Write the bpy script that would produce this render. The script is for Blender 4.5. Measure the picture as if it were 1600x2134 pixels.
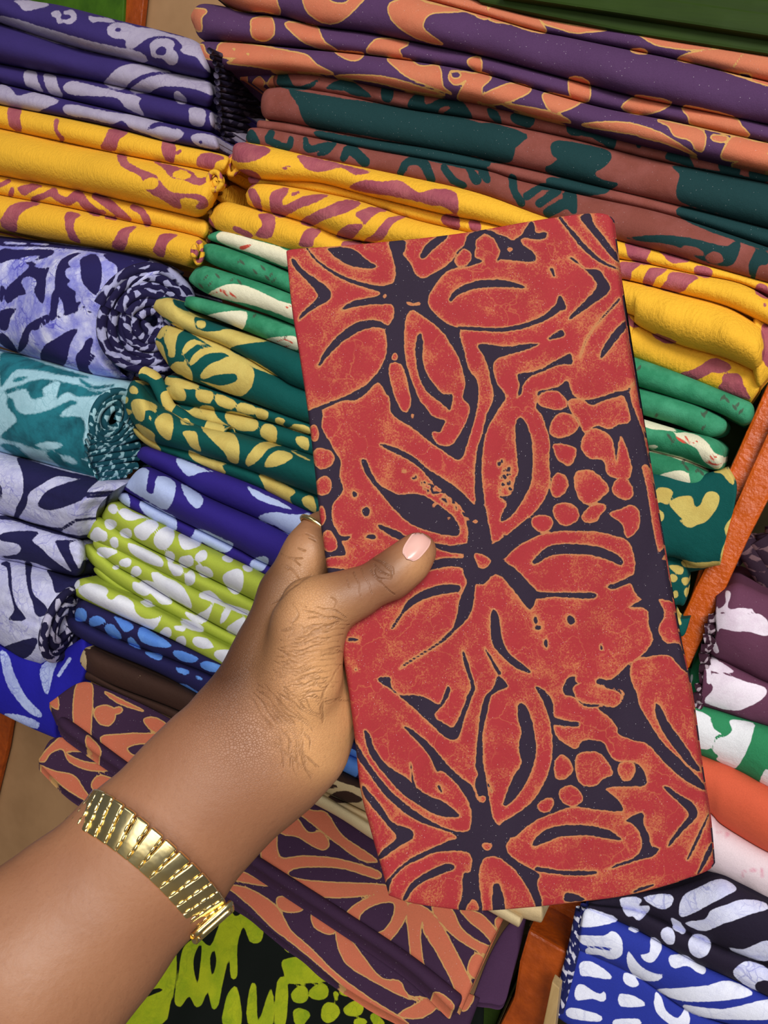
import bpy, bmesh, math, random
import numpy as np
from mathutils import Vector, Matrix
from mathutils.bvhtree import BVHTree

for _o in list(bpy.data.objects): bpy.data.objects.remove(_o)
COL = bpy.context.scene.collection
SC = bpy.context.scene
# ------------------------------------------------------------------ camera
F = 1541.0; CX, CY = 800.0, 1067.0            # focal length and centre, image taken as 1600x2134
def _n(v): v = np.array(v, float); return v / np.linalg.norm(v)
_H = np.array([-2514.0 - CX, -303.0 - CY])    # where the shelf lines meet
_vd = np.array([-0.29, 0.957])
_t = -F * F / float(_H @ _vd)
XC = -_n([_H[0], _H[1], F])                   # world axes seen from the camera (x right, y down, z forward)
ZC = -_n([_vd[0] * _t, _vd[1] * _t, F])
XC = _n(XC - ZC * float(XC @ ZC)); YC = np.cross(ZC, XC)
R = np.stack([XC, YC, ZC])                    # camera vector -> world vector
FW = R @ np.array([0, 0, 1.0]); RT = R @ np.array([1.0, 0, 0]); DN = R @ np.array([0, 1.0, 0])
CAM = np.array([0.0, 0.0, 1.45]) - FW * 0.75
cd = bpy.data.cameras.new('camera'); cam = bpy.data.objects.new('camera', cd); COL.objects.link(cam)
cd.sensor_fit = 'VERTICAL'; cd.sensor_height = 36.0; cd.lens = F / 2134 * 36.0; cd.clip_start = 0.01
M = Matrix.Identity(4)
for i in range(3):
    M[i][0] = RT[i]; M[i][1] = -DN[i]; M[i][2] = -FW[i]; M[i][3] = CAM[i]
cam.matrix_world = M; SC.camera = cam
# ------------------------------------------------------------------ light
w = bpy.data.worlds.new('room_light'); SC.world = w; w.use_nodes = True
w.node_tree.nodes['Background'].inputs[0].default_value = (0.93, 0.95, 1.0, 1)
w.node_tree.nodes['Background'].inputs[1].default_value = 0.09
def area(name, loc, target, size, size_y, power, color=(1, 1, 1)):
    l = bpy.data.lights.new(name, 'AREA'); l.shape = 'RECTANGLE'; l.size = size; l.size_y = size_y
    l.energy = power; l.color = color
    o = bpy.data.objects.new(name, l); COL.objects.link(o); o.location = loc
    o.rotation_euler = (Vector(target) - Vector(loc)).to_track_quat('-Z', 'Y').to_euler(); return o
area('ceiling_light', (1.2, -2.3, 3.2), (0.0, -0.2, 1.4), 1.3, 0.8, 76, (1.0, 0.98, 0.95))
area('ceiling_light', (-1.3, -2.2, 3.0), (0.0, -0.2, 1.4), 0.9, 0.6, 7, (0.93, 0.96, 1.0))
area('shop_window', (0.5, -3.0, 1.9), (0.0, -0.2, 1.4), 2.4, 1.6, 34, (1.0, 0.97, 0.93))  # unseen lamp added as front fill and for reflections in the gold
SC.view_settings.view_transform = 'Standard'; SC.view_settings.look = 'None'
SC.view_settings.gamma = 1; SC.view_settings.use_curve_mapping = False
SC.view_settings.exposure = 0.0
# ------------------------------------------------------------------ geometry helpers
def ray(px):
    px = np.asarray(px, float); c = np.stack([(px[..., 0] - CX) / F, (px[..., 1] - CY) / F, np.ones(px.shape[:-1])], -1)
    return c @ R.T
def at_depth(px, d): return CAM + ray(px) * np.asarray(d)[..., None]
def at_plane(px, p0, n):
    r = ray(px); t = ((np.asarray(p0) - CAM) @ n) / (r @ n); return CAM + r * t[..., None]
def project(P):
    c = (P - CAM) @ R; return np.stack([CX + F * c[..., 0] / c[..., 2], CY + F * c[..., 1] / c[..., 2]], -1)
YV = np.array([0, 1.0, 0])
def shelf(Y): return (np.array([0, Y, 0.0]), YV)
def parse(s): return np.array([[float(q) for q in t.split(',')] for t in s.split()])
FR = {'': (0, 0, 1), 'C1': (0, 0, 2.6667), 'C2': (400, 0, 2.6667), 'C3': (1000, 0, 2.6667), 'C4': (0, 460, 2.4242), 'C5': (0, 900, 2.4242),
      'A': (560, 430, 1.9048), 'B': (640, 1150, 1.8605), 'R1': (1200, 440, 3.81), 'R2': (1200, 900, 3.5575), 'R3': (1100, 1500, 3.2),
      'L4': (0, 1350, 2.2857), 'L5': (400, 1550, 2.0), 'H': (400, 1000, 2.6667), 'D1': (0, 480, 3.8095), 'D2': (0, 940, 3.4419),
      'D3': (240, 600, 3.6364), 'D4': (1380, 1000, 4.268), 'D5': (940, 1840, 5.0)}
def catmull(p, closed=False, k=4):
    p = np.asarray(p, float); n = len(p)
    if n < 3: return p
    if closed: P = np.concatenate([p[-1:], p, p[:2]])
    else: P = np.concatenate([2 * p[:1] - p[1:2], p, 2 * p[-1:] - p[-2:-1]])
    out = []
    t = (np.arange(k) / k)[:, None]
    for i in range(len(P) - 3):
        a, b, c, d = P[i:i + 4]
        out.append(0.5 * (2 * b + (c - a) * t + (2 * a - 5 * b + 4 * c - d) * t * t + (3 * b - a - 3 * c + d) * t ** 3))
    out = np.concatenate(out)
    if not closed: out = np.concatenate([out, p[-1:]])
    return out
LIM = 16.0
class Pat:
    """a printed pattern: shapes drawn once, measured as a signed distance at the cloth's vertices"""
    def __init__(s, frame=''): s.ops = []; s.frame(frame)
    def frame(s, f): s.f = FR[f]; return s
    def _c(s, a):
        a = np.array(a, float); a[:, 0] = s.f[0] + a[:, 0] / s.f[2]; a[:, 1] = s.f[1] + a[:, 1] / s.f[2]
        if a.shape[1] > 2: a[:, 2] /= s.f[2]
        return a
    def p(s, *strs, sub=False):
        for q in strs: s.ops.append((sub, 'p', catmull(s._c(parse(q)), True, 3)))
        return s
    def s(s, *strs, sub=False):
        for q in strs: s.ops.append((sub, 's', catmull(s._c(parse(q)), False, 3)))
        return s
    def e(s, *els, sub=False):
        for q in els:
            q = list(q) + [0] * (5 - len(q)); cx, cy, rx, ry, an = q; an = math.radians(an)
            t = np.arange(10) / 10 * 2 * math.pi; h = (cx * 7.3 + cy * 3.1)
            wob = 1 + 0.1 * np.sin(2 * t + h) + 0.07 * np.sin(3 * t + 2 * h)
            x = rx * np.cos(t) * wob; y = ry * np.sin(t) * wob
            pts = np.stack([cx + x * math.cos(an) - y * math.sin(an), cy + x * math.sin(an) + y * math.cos(an)], -1)
            s.ops.append((sub, 'p', catmull(s._c(pts), True, 3)))
        return s
    def mp(s, *a): return s.p(*a, sub=True)
    def ms(s, *a): return s.s(*a, sub=True)
    def me(s, *a): return s.e(*a, sub=True)
    def eval(s, px):
        N = len(px); d = np.full(N, LIM)
        for sub, kind, q in s.ops:
            rad = q[:, 2].max() if kind == 's' else 0
            lo = q[:, :2].min(0) - rad - LIM; hi = q[:, :2].max(0) + rad + LIM
            ix = np.nonzero((px[:, 0] > lo[0]) & (px[:, 0] < hi[0]) & (px[:, 1] > lo[1]) & (px[:, 1] < hi[1]))[0]
            if len(ix) == 0: continue
            x = px[ix, 0]; y = px[ix, 1]; dd = np.full(len(ix), 1e9)
            if kind == 'p':
                ins = np.zeros(len(ix), bool)
                for a, b in zip(q, np.roll(q, -1, 0)):
                    ex, ey = b[0] - a[0], b[1] - a[1]; wx, wy = x - a[0], y - a[1]
                    t = np.clip((wx * ex + wy * ey) / (ex * ex + ey * ey + 1e-9), 0, 1)
                    dd = np.minimum(dd, (wx - ex * t) ** 2 + (wy - ey * t) ** 2)
                    if a[1] != b[1]:
                        ins ^= ((a[1] > y) != (b[1] > y)) & (x < ex * wy / ey + a[0])
                dd = np.sqrt(dd); dd[ins] *= -1
            else:
                for a, b in zip(q[:-1], q[1:]):
                    ex, ey = b[0] - a[0], b[1] - a[1]; wx, wy = x - a[0], y - a[1]
                    t = np.clip((wx * ex + wy * ey) / (ex * ex + ey * ey + 1e-9), 0, 1)
                    dd = np.minimum(dd, np.hypot(wx - ex * t, wy - ey * t) - (a[2] + (b[2] - a[2]) * t))
            d[ix] = np.maximum(d[ix], -dd) if sub else np.minimum(d[ix], dd)
        return np.clip(d, -LIM, LIM)
def nz(px, sc, seed):
    """smooth blobby motif for the cloth nobody sees in the photograph"""
    rs = np.random.RandomState(seed); v = 0
    for i in range(7):
        a = rs.rand() * 6.28; k = (0.6 + 0.9 * rs.rand()) / sc * 6.28; v = v + np.sin(k * (px[:, 0] * math.cos(a) + px[:, 1] * math.sin(a)) + rs.rand() * 6.28)
    return np.clip((v / 7 * 1.0) * sc * 0.9 + 2, -LIM, LIM)
def inpoly(px, q):
    ins = np.zeros(len(px), bool); x, y = px[:, 0], px[:, 1]
    for a, b in zip(q, np.roll(q, -1, 0)):
        if a[1] != b[1]: ins ^= ((a[1] > y) != (b[1] > y)) & (x < (b[0] - a[0]) * (y - a[1]) / (b[1] - a[1]) + a[0])
    return ins
HID1 = parse('640,560 1240,480 1330,1050 1440,1760 860,1830 770,1500 690,1050')
HID2 = parse('0,1860 180,1730 470,1440 560,1240 700,1180 690,1540 420,1900 220,2134 0,2134')
def pat_eval(pat, px, seed, sc=60):
    if pat is None: return np.full(len(px), LIM)
    if isinstance(pat, tuple): return nz(px, pat[0], pat[1])
    d = pat.eval(px)
    if getattr(pat, 'nofill', False): return d
    m = (px[:, 0] < -25) | (px[:, 0] > 1625) | (px[:, 1] < -25) | (px[:, 1] > 2160) | inpoly(px, HID1) | inpoly(px, HID2)
    d[m] = nz(px[m], sc, seed); return d
# ------------------------------------------------------------------ object helpers
def tag(o, label=None, cat=None, group=None, kind=None):
    if label: o['label'] = label
    if cat: o['category'] = cat
    if group: o['group'] = group
    if kind: o['kind'] = kind
    return o
def empty(name, loc, label, cat, group=None):
    o = bpy.data.objects.new(name, None); COL.objects.link(o); o.location = loc; o.empty_display_size = 0.03
    return tag(o, label, cat, group)
def mkobj(name, verts, faces, mat, parent=None, smooth=True, attrs=None):
    me = bpy.data.meshes.new(name); V = np.asarray(verts, float)
    if parent is not None: V = V - np.array(parent.location)
    me.from_pydata(V.tolist(), [], faces); me.validate()
    if mat: me.materials.append(mat)
    if smooth: me.polygons.foreach_set('use_smooth', [True] * len(me.polygons))
    for k, a in (attrs or {}).items():
        at = me.attributes.new(k, 'FLOAT', 'POINT'); at.data.foreach_set('value', np.asarray(a, np.float32))
    o = bpy.data.objects.new(name, me); COL.objects.link(o)
    if parent is not None: o.parent = parent
    return o
def gridfaces(nu, nv, off=0, wrap=False):
    i = np.arange(nu - 1)[:, None]; j = np.arange(nv if wrap else nv - 1)[None]; j2 = (j + 1) % nv
    a = i * nv + j; b = (i + 1) * nv + j; c = (i + 1) * nv + j2; d = i * nv + j2
    return (np.stack([a, b, c, d], -1).reshape(-1, 4) + off).tolist()
def resample(p, s):
    seg = np.hypot(*np.diff(p[:, :2], axis=0).T); L = np.concatenate([[0], np.cumsum(seg)]); L /= L[-1]
    return np.stack([np.interp(s, L, p[:, k]) for k in range(p.shape[1])], -1)
SEED = [0]
def sheet(name, parent, top, bot, plane, mat, pat=None, bul=1.3, p=2.0, depth=0.1, rl=0.5, rr=0.5, left=None, right=None,
          step=4.2, disp=-YV, wob=0.0, bm_=None, pat2=None, pat3=None, sc=60, back=None, tilt=0.0, frame='', wr=0.0):
    """a rounded layer of cloth between an upper and a lower edge, bulging out of its plane, with depth behind it"""
    SEED[0] += 1; sd = SEED[0]; rs = np.random.RandomState(sd)
    f = FR[frame]
    def g(q):
        q = parse(q) if isinstance(q, str) else np.array(q, float); q = q[:, :2] / f[2] + np.array(f[:2]); return q
    T = g(top); B = g(bot)
    if rl == 0 and left is None and min(T[0][0], B[0][0]) <= -50: T = np.concatenate([[T[0] - (T[1] - T[0]) / np.hypot(*(T[1] - T[0])) * 260], T]); B = np.concatenate([[B[0] - (B[1] - B[0]) / np.hypot(*(B[1] - B[0])) * 260], B])
    if rr == 0 and right is None and max(T[-1][0], B[-1][0]) >= 1650: T = np.concatenate([T, [T[-1] + (T[-1] - T[-2]) / np.hypot(*(T[-1] - T[-2])) * 220]]); B = np.concatenate([B, [B[-1] + (B[-1] - B[-2]) / np.hypot(*(B[-1] - B[-2])) * 220]])
    T = catmull(T, False, 6); B = catmull(B, False, 6)
    Lt = np.hypot(*np.diff(T, axis=0).T).sum(); H0 = np.hypot(*(T[0] - B[0])); H1 = np.hypot(*(T[-1] - B[-1]))
    n = max(8, int(Lt / step)); s = np.linspace(0, 1, n)
    e0 = np.linspace(0, 1, 9) ** 2 * rl * H0 / Lt; e1 = 1 - np.linspace(0, 1, 9) ** 2 * rr * H1 / Lt
    s = np.concatenate([s] + ([e0] if left is None else []) + ([e1] if right is None else [])); s = np.unique(np.round(np.clip(s, 0, 1), 4)); n = len(s)
    Ts = resample(T, s); Bs = resample(B, s); h = np.hypot(*(Ts - Bs).T)
    hm = h.max(); nv = max(9, int(hm / step) + 3); v = 0.5 - 0.5 * np.cos(np.linspace(0, np.pi, nv))
    dl = s * Lt; dr = (1 - s) * Lt
    k = np.ones(n)
    if rl > 0 and left is None: q = np.clip(dl / (rl * h + 1e-6), 0, 1); k = k * (0.12 + 0.88 * np.sqrt(1 - (1 - q) ** 2))
    if rr > 0 and right is None: q = np.clip(dr / (rr * h + 1e-6), 0, 1); k = k * (0.12 + 0.88 * np.sqrt(1 - (1 - q) ** 2))
    kk = k[:, None, None]
    Mi = (Ts + Bs) / 2
    if left is not None or right is not None:
        Lc = catmull(g(left), False, 6) if left is not None else np.stack([Ts[0], Bs[0]]); Rc = catmull(g(right), False, 6) if right is not None else np.stack([Ts[-1], Bs[-1]])
        Lp = resample(Lc, v); Rp = resample(Rc, v); S = s[:, None, None]; V_ = v[None, :, None]
        P2 = (1 - V_) * Ts[:, None] + V_ * Bs[:, None] + (1 - S) * Lp[None] + S * Rp[None] - ((1 - S) * (1 - V_) * Ts[0] + S * (1 - V_) * Ts[-1] + (1 - S) * V_ * Bs[0] + S * V_ * Bs[-1])
    else:
        P2 = Mi[:, None] + ((1 - v)[None, :, None] * (Ts - Mi)[:, None] + v[None, :, None] * (Bs - Mi)[:, None]) * kk
    W = at_plane(P2, *plane)
    dist = np.abs((W[:, nv // 2] - CAM) @ FW)
    hw = np.clip(h * k, 0, None) * dist / F
    amp = bul * hw / 2 if bm_ is None else np.full(n, bm_) * np.minimum(1, np.sqrt(np.clip(np.minimum(dl, dr) / 12.0, 0, 1)) * 0.9 + 0.1)
    ph = rs.rand(6) * 6.28
    und = 1 + 0.10 * np.sin(s * Lt / 70 + ph[0]) + 0.06 * np.sin(s * Lt / 31 + ph[1])
    prof = np.clip(1 - np.abs(2 * v - 1) ** p, 0, 1) ** (1 / p)
    D = (amp * und)[:, None] * prof[None]
    if wob > 0:
        D = D + wob * (np.sin(P2[..., 0] / 23 + P2[..., 1] / 37 + ph[2]) + 0.6 * np.sin(P2[..., 0] / 61 - P2[..., 1] / 29 + ph[3]) + 0.5 * np.sin(P2[..., 0] / 11 + P2[..., 1] / 47 + ph[4])) * prof[None]
    if wr > 0:   # creases running with the fold
        D = D + wr * prof[None] * (np.sin((v[None] * hm + 6 * np.sin(s[:, None] * Lt / 90 + ph[5])) / 5.0) * (0.5 + 0.5 * np.sin(s[:, None] * Lt / 60 + ph[2])))
    rr_ = ray(P2); disp = np.asarray(disp, float); W = CAM + rr_ * (((np.asarray(plane[0]) + D[..., None] * disp - CAM) @ plane[1]) / (rr_ @ plane[1]))[..., None]
    px = project(W).reshape(-1, 2)
    verts = W.reshape(-1, 3); faces = gridfaces(n, nv)
    # rim behind
    ring = [i * nv for i in range(n)] + [(n - 1) * nv + j for j in range(1, nv)] + [i * nv + nv - 1 for i in range(n - 2, -1, -1)] + [j for j in range(nv - 2, 0, -1)]
    ring = np.array(ring); m = len(ring); o = len(verts); bd = (-np.asarray(disp) if back is None else np.asarray(back, float))
    C0 = verts[ring].mean(0)
    r1 = verts[ring] + bd * depth * 0.5; r2 = verts[ring] + bd * depth
    verts = np.concatenate([verts, r1, r2]); px = np.concatenate([px, px[ring], px[ring]])
    for q in range(m):
        q2 = (q + 1) % m
        faces.append([int(ring[q]), int(ring[q2]), o + q2, o + q][::-1]); faces.append([o + q, o + q2, o + m + q2, o + m + q][::-1])
    bface = [o + m + q for q in range(m)]
    nb = len(verts)
    # back strip: pairs of opposite ring points
    i0, i1 = 0, n - 1 + nv - 1
    tp = [o + m + q for q in range(n)]; bt = [o + m + (n - 1 + nv - 1 + (n - 1) - q) % m for q in range(n)]
    for q in range(n - 1): faces.append([tp[q], tp[q + 1], bt[q + 1], bt[q]])
    faces.append([o + m + (n - 1 + q) for q in range(nv)]); faces.append([o + m + q % m for q in ([0] + list(range(m - 1, m - nv, -1)))])
    at = {'pattern': pat_eval(pat, px, sd, sc)}
    if pat2 is not None: at['second_pattern'] = pat2.eval(px)
    if pat3 is not None: at['third_pattern'] = pat3.eval(px)
    ob = mkobj(name, verts, faces, mat, parent, True, at)
    return ob
def tube(name, parent, pts, rad, mat, seg=8, flat=1.0, up=None, seed=1, sc=25, smooth=True):
    P = np.asarray(pts, float); n = len(P); rad = np.broadcast_to(rad, n); t = np.gradient(P, axis=0); t /= np.linalg.norm(t, axis=1)[:, None] + 1e-12
    up = -FW if up is None else np.asarray(up, float)
    s = np.cross(t, up); s /= np.linalg.norm(s, axis=1)[:, None] + 1e-9; u = np.cross(s, t)
    a = np.arange(seg) / seg * 2 * math.pi
    V = P[:, None] + rad[:, None, None] * (np.cos(a)[None, :, None] * s[:, None] + flat * np.sin(a)[None, :, None] * u[:, None])
    V = V.reshape(-1, 3); f = gridfaces(n, seg, wrap=True); f.append(list(range(seg))[::-1]); f.append([(n - 1) * seg + i for i in range(seg)])
    return mkobj(name, V, f, mat, parent, smooth, {'pattern': nz(project(V), sc, seed)})
def prism(name, parent, pts, Y, depth, mat, bev=0.002, frame='', axis=YV, plane=None, smooth=False):
    f = FR[frame]; q = parse(pts); q = q / f[2] + np.array(f[:2])
    W = at_plane(q, *(plane or shelf(Y))); m = len(W)
    V = np.concatenate([W, W + np.asarray(axis) * depth]); C0 = V.mean(0)
    o = mkobj(name, V, [list(range(m))[::-1], list(range(m, 2 * m))] + [[i, (i + 1) % m, m + (i + 1) % m, m + i] for i in range(m)], mat, parent, smooth)
    b = bmesh.new(); b.from_mesh(o.data); bmesh.ops.recalc_face_normals(b, faces=b.faces)
    if bev: bmesh.ops.bevel(b, geom=list(b.edges), offset=bev, segments=2, affect='EDGES', profile=0.6)
    b.to_mesh(o.data); b.free(); return o
# ------------------------------------------------------------------ materials
def lin(c):
    r = []
    for x in c: x = x / 255.0; r.append(x / 12.92 if x <= 0.04045 else ((x + 0.055) / 1.055) ** 2.4)
    return (*r, 1)
class NT:
    def __init__(s, name):
        s.m = bpy.data.materials.new(name); s.m.use_nodes = True; s.t = s.m.node_tree; s.b = s.t.nodes['Principled BSDF']
        s.tc = s.t.nodes.new('ShaderNodeTexCoord').outputs['Object']
    def n(s, typ, ins=None, **pr):
        x = s.t.nodes.new('ShaderNode' + typ)
        for k, v in pr.items(): setattr(x, k, v)
        for k, v in (ins or {}).items():
            if isinstance(v, bpy.types.NodeSocket): s.t.links.new(v, x.inputs[k])
            else: x.inputs[k].default_value = v
        return x
    def math(s, op, a, b=0.0, c=0.0): return s.n('Math', {0: a, 1: b, 2: c}, operation=op).outputs[0]
    def noise(s, scale, detail=2.0, vec=None, rough=0.5): return s.n('TexNoise', {'Vector': vec or s.tc, 'Scale': scale, 'Detail': detail, 'Roughness': rough}).outputs['Fac']
    def ramp(s, x, a, b, lo=0.0, hi=1.0): return s.n('MapRange', {0: x, 1: a, 2: b, 3: lo, 4: hi}, clamp=True).outputs[0]
    def mix(s, f, a, b, mode='MIX'):
        x = s.n('Mix', data_type='RGBA', blend_type=mode)
        for i, v in ((0, f), (6, a), (7, b)):
            if isinstance(v, bpy.types.NodeSocket): s.t.links.new(v, x.inputs[i])
            else: x.inputs[i].default_value = v
        return x.outputs[2]
    def attr(s, name): return s.n('Attribute', attribute_name=name).outputs['Fac']
    def out(s, col=None, rough=None, nrm=None):
        for k, v in (('Base Color', col), ('Roughness', rough), ('Normal', nrm)):
            if v is None: continue
            if isinstance(v, bpy.types.NodeSocket): s.t.links.new(v, s.b.inputs[k])
            else: s.b.inputs[k].default_value = v
        return s.m
def cloth(name, base, motif, halo=None, hw=2.0, jag=2.0, crackle=0.0, ccol=None, on='motif', third=None, fourth=None, weave=0.25, k=1.0, speck=0.0, mott=None, blotch=None, soft=0.8, rough=0.85, spec=0.25, crinkle=0.0):
    """batik cloth. pattern attribute in pattern units (negative = motif); k scales fine detail for cloth held near"""
    t = NT(name); d = t.attr('pattern'); base = lin(base); motif = lin(motif)
    n1 = t.noise(230 * k, 3); n2 = t.noise(75 * k, 2)
    d = t.math('ADD', d, t.math('MULTIPLY', t.math('SUBTRACT', n1, 0.5), jag * 2.6))
    d = t.math('ADD', d, t.math('MULTIPLY', t.math('SUBTRACT', n2, 0.5), jag * 1.4))
    m = t.ramp(d, -soft, soft, 1, 0)
    cb, cm = base, motif
    if blotch:  # (which, colour, amount): uneven dye
        which, bc, am = blotch; nb = t.ramp(t.noise(38 * k, 4, rough=0.6), 0.42, 0.66); nb = t.math('MULTIPLY', nb, am)
        if which == 'motif': cm = t.mix(nb, motif, lin(bc))
        else: cb = t.mix(nb, base, lin(bc))
    if crackle:
        wv = t.n('VectorMath', {0: t.tc, 1: t.n('VectorMath', {0: t.n('TexNoise', {'Vector': t.tc, 'Scale': 60 * k, 'Detail': 3.0}).outputs['Color'], 'Scale': 0.018 / k}, operation='SCALE').outputs[0]}, operation='ADD').outputs[0]
        vo = t.n('TexVoronoi', {'Vector': wv, 'Scale': 95 * k}, feature='DISTANCE_TO_EDGE').outputs['Distance']
        vo2 = t.n('TexVoronoi', {'Vector': wv, 'Scale': 38 * k}, feature='DISTANCE_TO_EDGE').outputs['Distance']
        cr = t.math('MAXIMUM', t.ramp(vo, 0.0, 0.07, 0.8, 0), t.ramp(vo2, 0.0, 0.05, 1, 0))
        cr = t.math('MULTIPLY', cr, t.ramp(t.noise(30 * k, 2), 0.36, 0.62)); cr = t.math('MULTIPLY', cr, crackle)
        cl = t.math('MULTIPLY', t.ramp(t.noise(48 * k, 5, rough=0.7), 0.45, 0.7), crackle * 0.55); cr = t.math('MAXIMUM', cr, cl)
        if on == 'motif': cm = t.mix(cr, cm, lin(ccol))
        else: cb = t.mix(cr, cb, lin(ccol))
    if mott:   # (colour, amount) worn flecks over the base, stronger near the motif's edge
        nn = t.noise(560 * k, 6, rough=0.8); far = t.ramp(d, 0, 9, 0.15, 0.0); lowf = t.math('MULTIPLY', t.math('SUBTRACT', t.noise(42 * k, 3), 0.5), 0.55)
        q = t.math('ADD', t.math('ADD', nn, far), lowf); q = t.ramp(q, 0.53, 0.66, 0, mott[1]); cb = t.mix(q, cb, lin(mott[0]))
        wv2 = t.n('VectorMath', {0: t.tc, 1: t.n('VectorMath', {0: t.n('TexNoise', {'Vector': t.tc, 'Scale': 70 * k, 'Detail': 3.0}).outputs['Color'], 'Scale': 0.02 / k}, operation='SCALE').outputs[0]}, operation='ADD').outputs[0]
        v3 = t.n('TexVoronoi', {'Vector': wv2, 'Scale': 40 * k}, feature='DISTANCE_TO_EDGE').outputs['Distance']
        cb = t.mix(t.math('MULTIPLY', t.ramp(v3, 0, 0.03, 0.45, 0), t.ramp(t.noise(26 * k, 2), 0.45, 0.6)), cb, lin(mott[0]))
    col = t.mix(m, cb, cm)
    if halo:
        hb = t.ramp(t.math('ABSOLUTE', t.math('SUBTRACT', d, (hw * 0.6) if on == 'motif' else -hw * 0.6)), hw * 0.45, hw * 0.9, 0.75, 0)
        col = t.mix(hb, col, lin(halo))
    if third:
        d2 = t.math('ADD', t.attr('second_pattern'), t.math('MULTIPLY', t.math('SUBTRACT', n1, 0.5), 3.0)); col = t.mix(t.ramp(d2, -0.8, 0.8, 1, 0), col, lin(third))
    if fourth: col = t.mix(t.ramp(t.attr('third_pattern'), -0.8, 0.8, 0.75, 0), col, lin(fourth))
    if speck:
        sp = t.n('TexVoronoi', {'Vector': t.tc, 'Scale': 260 * k}).outputs['Distance']; col = t.mix(t.ramp(sp, 0.05, 0.09, speck, 0), col, (0.75, 0.7, 0.72, 1))
    var = t.math('ADD', t.math('MULTIPLY', t.noise(900 * k, 3, rough=0.7), 0.36), 0.82); var = t.math('MULTIPLY', var, t.math('ADD', t.math('MULTIPLY', t.noise(14 * k, 2), 0.24), 0.88))
    g = t.n('CombineColor', {0: var, 1: var, 2: var}).outputs[0]; col = t.mix(1.0, col, g, 'MULTIPLY')
    h = t.math('ADD', t.math('MULTIPLY', t.noise(1300 * k, 2), 0.35), t.math('MULTIPLY', t.noise(120 * k, 3), 1.0))
    if crinkle:
        sv = t.n('Mapping', {'Vector': t.tc, 'Rotation': (0.3, 0.4, 0.2), 'Scale': (1.0, 1.0, 0.25)}).outputs[0]
        h = t.math('ADD', h, t.math('MULTIPLY', t.noise(420 * k, 3, vec=sv), crinkle))
    b = t.n('Bump', {'Height': h, 'Strength': weave, 'Distance': 0.003 / k}).outputs[0]
    t.b.inputs['Specular IOR Level'].default_value = spec
    return t.out(col, rough, b)
def paint(name, c, rough=0.35, c2=None, bump=0.4, sc=60, stretch=(1, 1, 1), spec=0.5):
    t = NT(name); v = t.n('Mapping', {'Vector': t.tc, 'Scale': stretch}).outputs[0]
    a = t.noise(sc, 5, vec=v, rough=0.6); col = t.mix(t.ramp(a, 0.35, 0.7), lin(c), lin(c2 or [x * 0.75 for x in c]))
    h = t.math('ADD', t.noise(sc * 3, 4, vec=v), t.math('MULTIPLY', t.noise(sc * 0.7, 2), 2.0)); b = t.n('Bump', {'Height': h, 'Strength': bump, 'Distance': 0.004}).outputs[0]
    t.b.inputs['Specular IOR Level'].default_value = spec
    return t.out(col, rough, b)
# ------------------------------------------------------------------ the shelf and the wall
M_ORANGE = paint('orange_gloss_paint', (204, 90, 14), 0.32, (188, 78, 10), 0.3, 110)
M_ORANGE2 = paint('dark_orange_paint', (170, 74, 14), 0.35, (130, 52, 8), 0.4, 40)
M_GREEN = paint('dark_green_paint', (44, 64, 14), 0.6, (32, 48, 10), 0.3, 30, (0.12, 1, 1), spec=0.15)
M_WALL = paint('tan_wall_paint', (168, 128, 88), 0.8, (150, 112, 74), 0.1, 8)
wall = prism('wall_back', None, '-900,-500 2500,-500 2500,2700 -900,2700', 0.30, 0.02, M_WALL, bev=0); tag(wall, kind='structure')
fl = prism('floor', None, '0,0 1,0 1,1 0,1', 0, 0.02, M_WALL, bev=0); fl.data.clear_geometry(); fl.data.from_pydata([(-3, -3.4, 0), (3, -3.4, 0), (3, 0.3, 0), (-3, 0.3, 0), (-3, -3.4, -.05), (3, -3.4, -.05), (3, 0.3, -.05), (-3, 0.3, -.05)], [], [(0, 1, 2, 3), (7, 6, 5, 4), (0, 4, 5, 1), (1, 5, 6, 2), (2, 6, 7, 3), (3, 7, 4, 0)]); fl.data.materials.clear(); fl.data.materials.append(paint('floor_concrete', (120, 112, 104), 0.8, (100, 94, 88), 0.1, 6)); tag(fl, kind='structure')
su = empty('shelf_unit', (0, 0.1, 0), 'painted wooden shop shelf with dark green boards and orange uprights', 'shelf')
prism('shelf_board', su, '940,-60 1100,-60 1800,20 1800,150 1600,112 1300,66 1000,4', -0.005, 0.30, M_GREEN)
tag(prism('shelf_lip', su, '1040,-10 1200,14 1700,90 1700,40 1250,-24 1060,-60', -0.013, 0.02, M_GREEN))
prism('shelf_board', su, '-200,-70 262,-70 254,90 150,80 -200,20', 0.28, 0.01, paint('bright_green_paint', (66, 104, 20), 0.5, (50, 84, 16), 0.2, 30, spec=0.2))
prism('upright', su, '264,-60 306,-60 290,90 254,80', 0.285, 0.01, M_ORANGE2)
prism('upright', su, '1604,790 1690,800 1560,1118 1482,1280 1432,1390 1405,1350 1440,1240 1512,996 1554,900', 0.03, 0.20, M_ORANGE, bev=0.003)
prism('edge_trim', su, '1640,810 1720,800 1602,1040 1562,1118 1482,1292 1433,1398 1412,1340 1421,1285 1449,1223 1534,1046 1600,900', 0.018, 0.02, M_ORANGE, bev=0.003)
prism('side_panel', su, '1505,870 1590,800 1560,960 1500,1100 1440,1250 1380,1300 1400,1100', 0.12, 0.02, M_GREEN)
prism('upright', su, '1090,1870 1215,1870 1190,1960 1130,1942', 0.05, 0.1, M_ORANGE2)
prism('shelf_edge', su, '1100,1930 1140,1920 1210,1960 1185,1990', 0.04, 0.1, paint('grey_green_paint', (118, 100, 60), 0.5))
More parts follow.
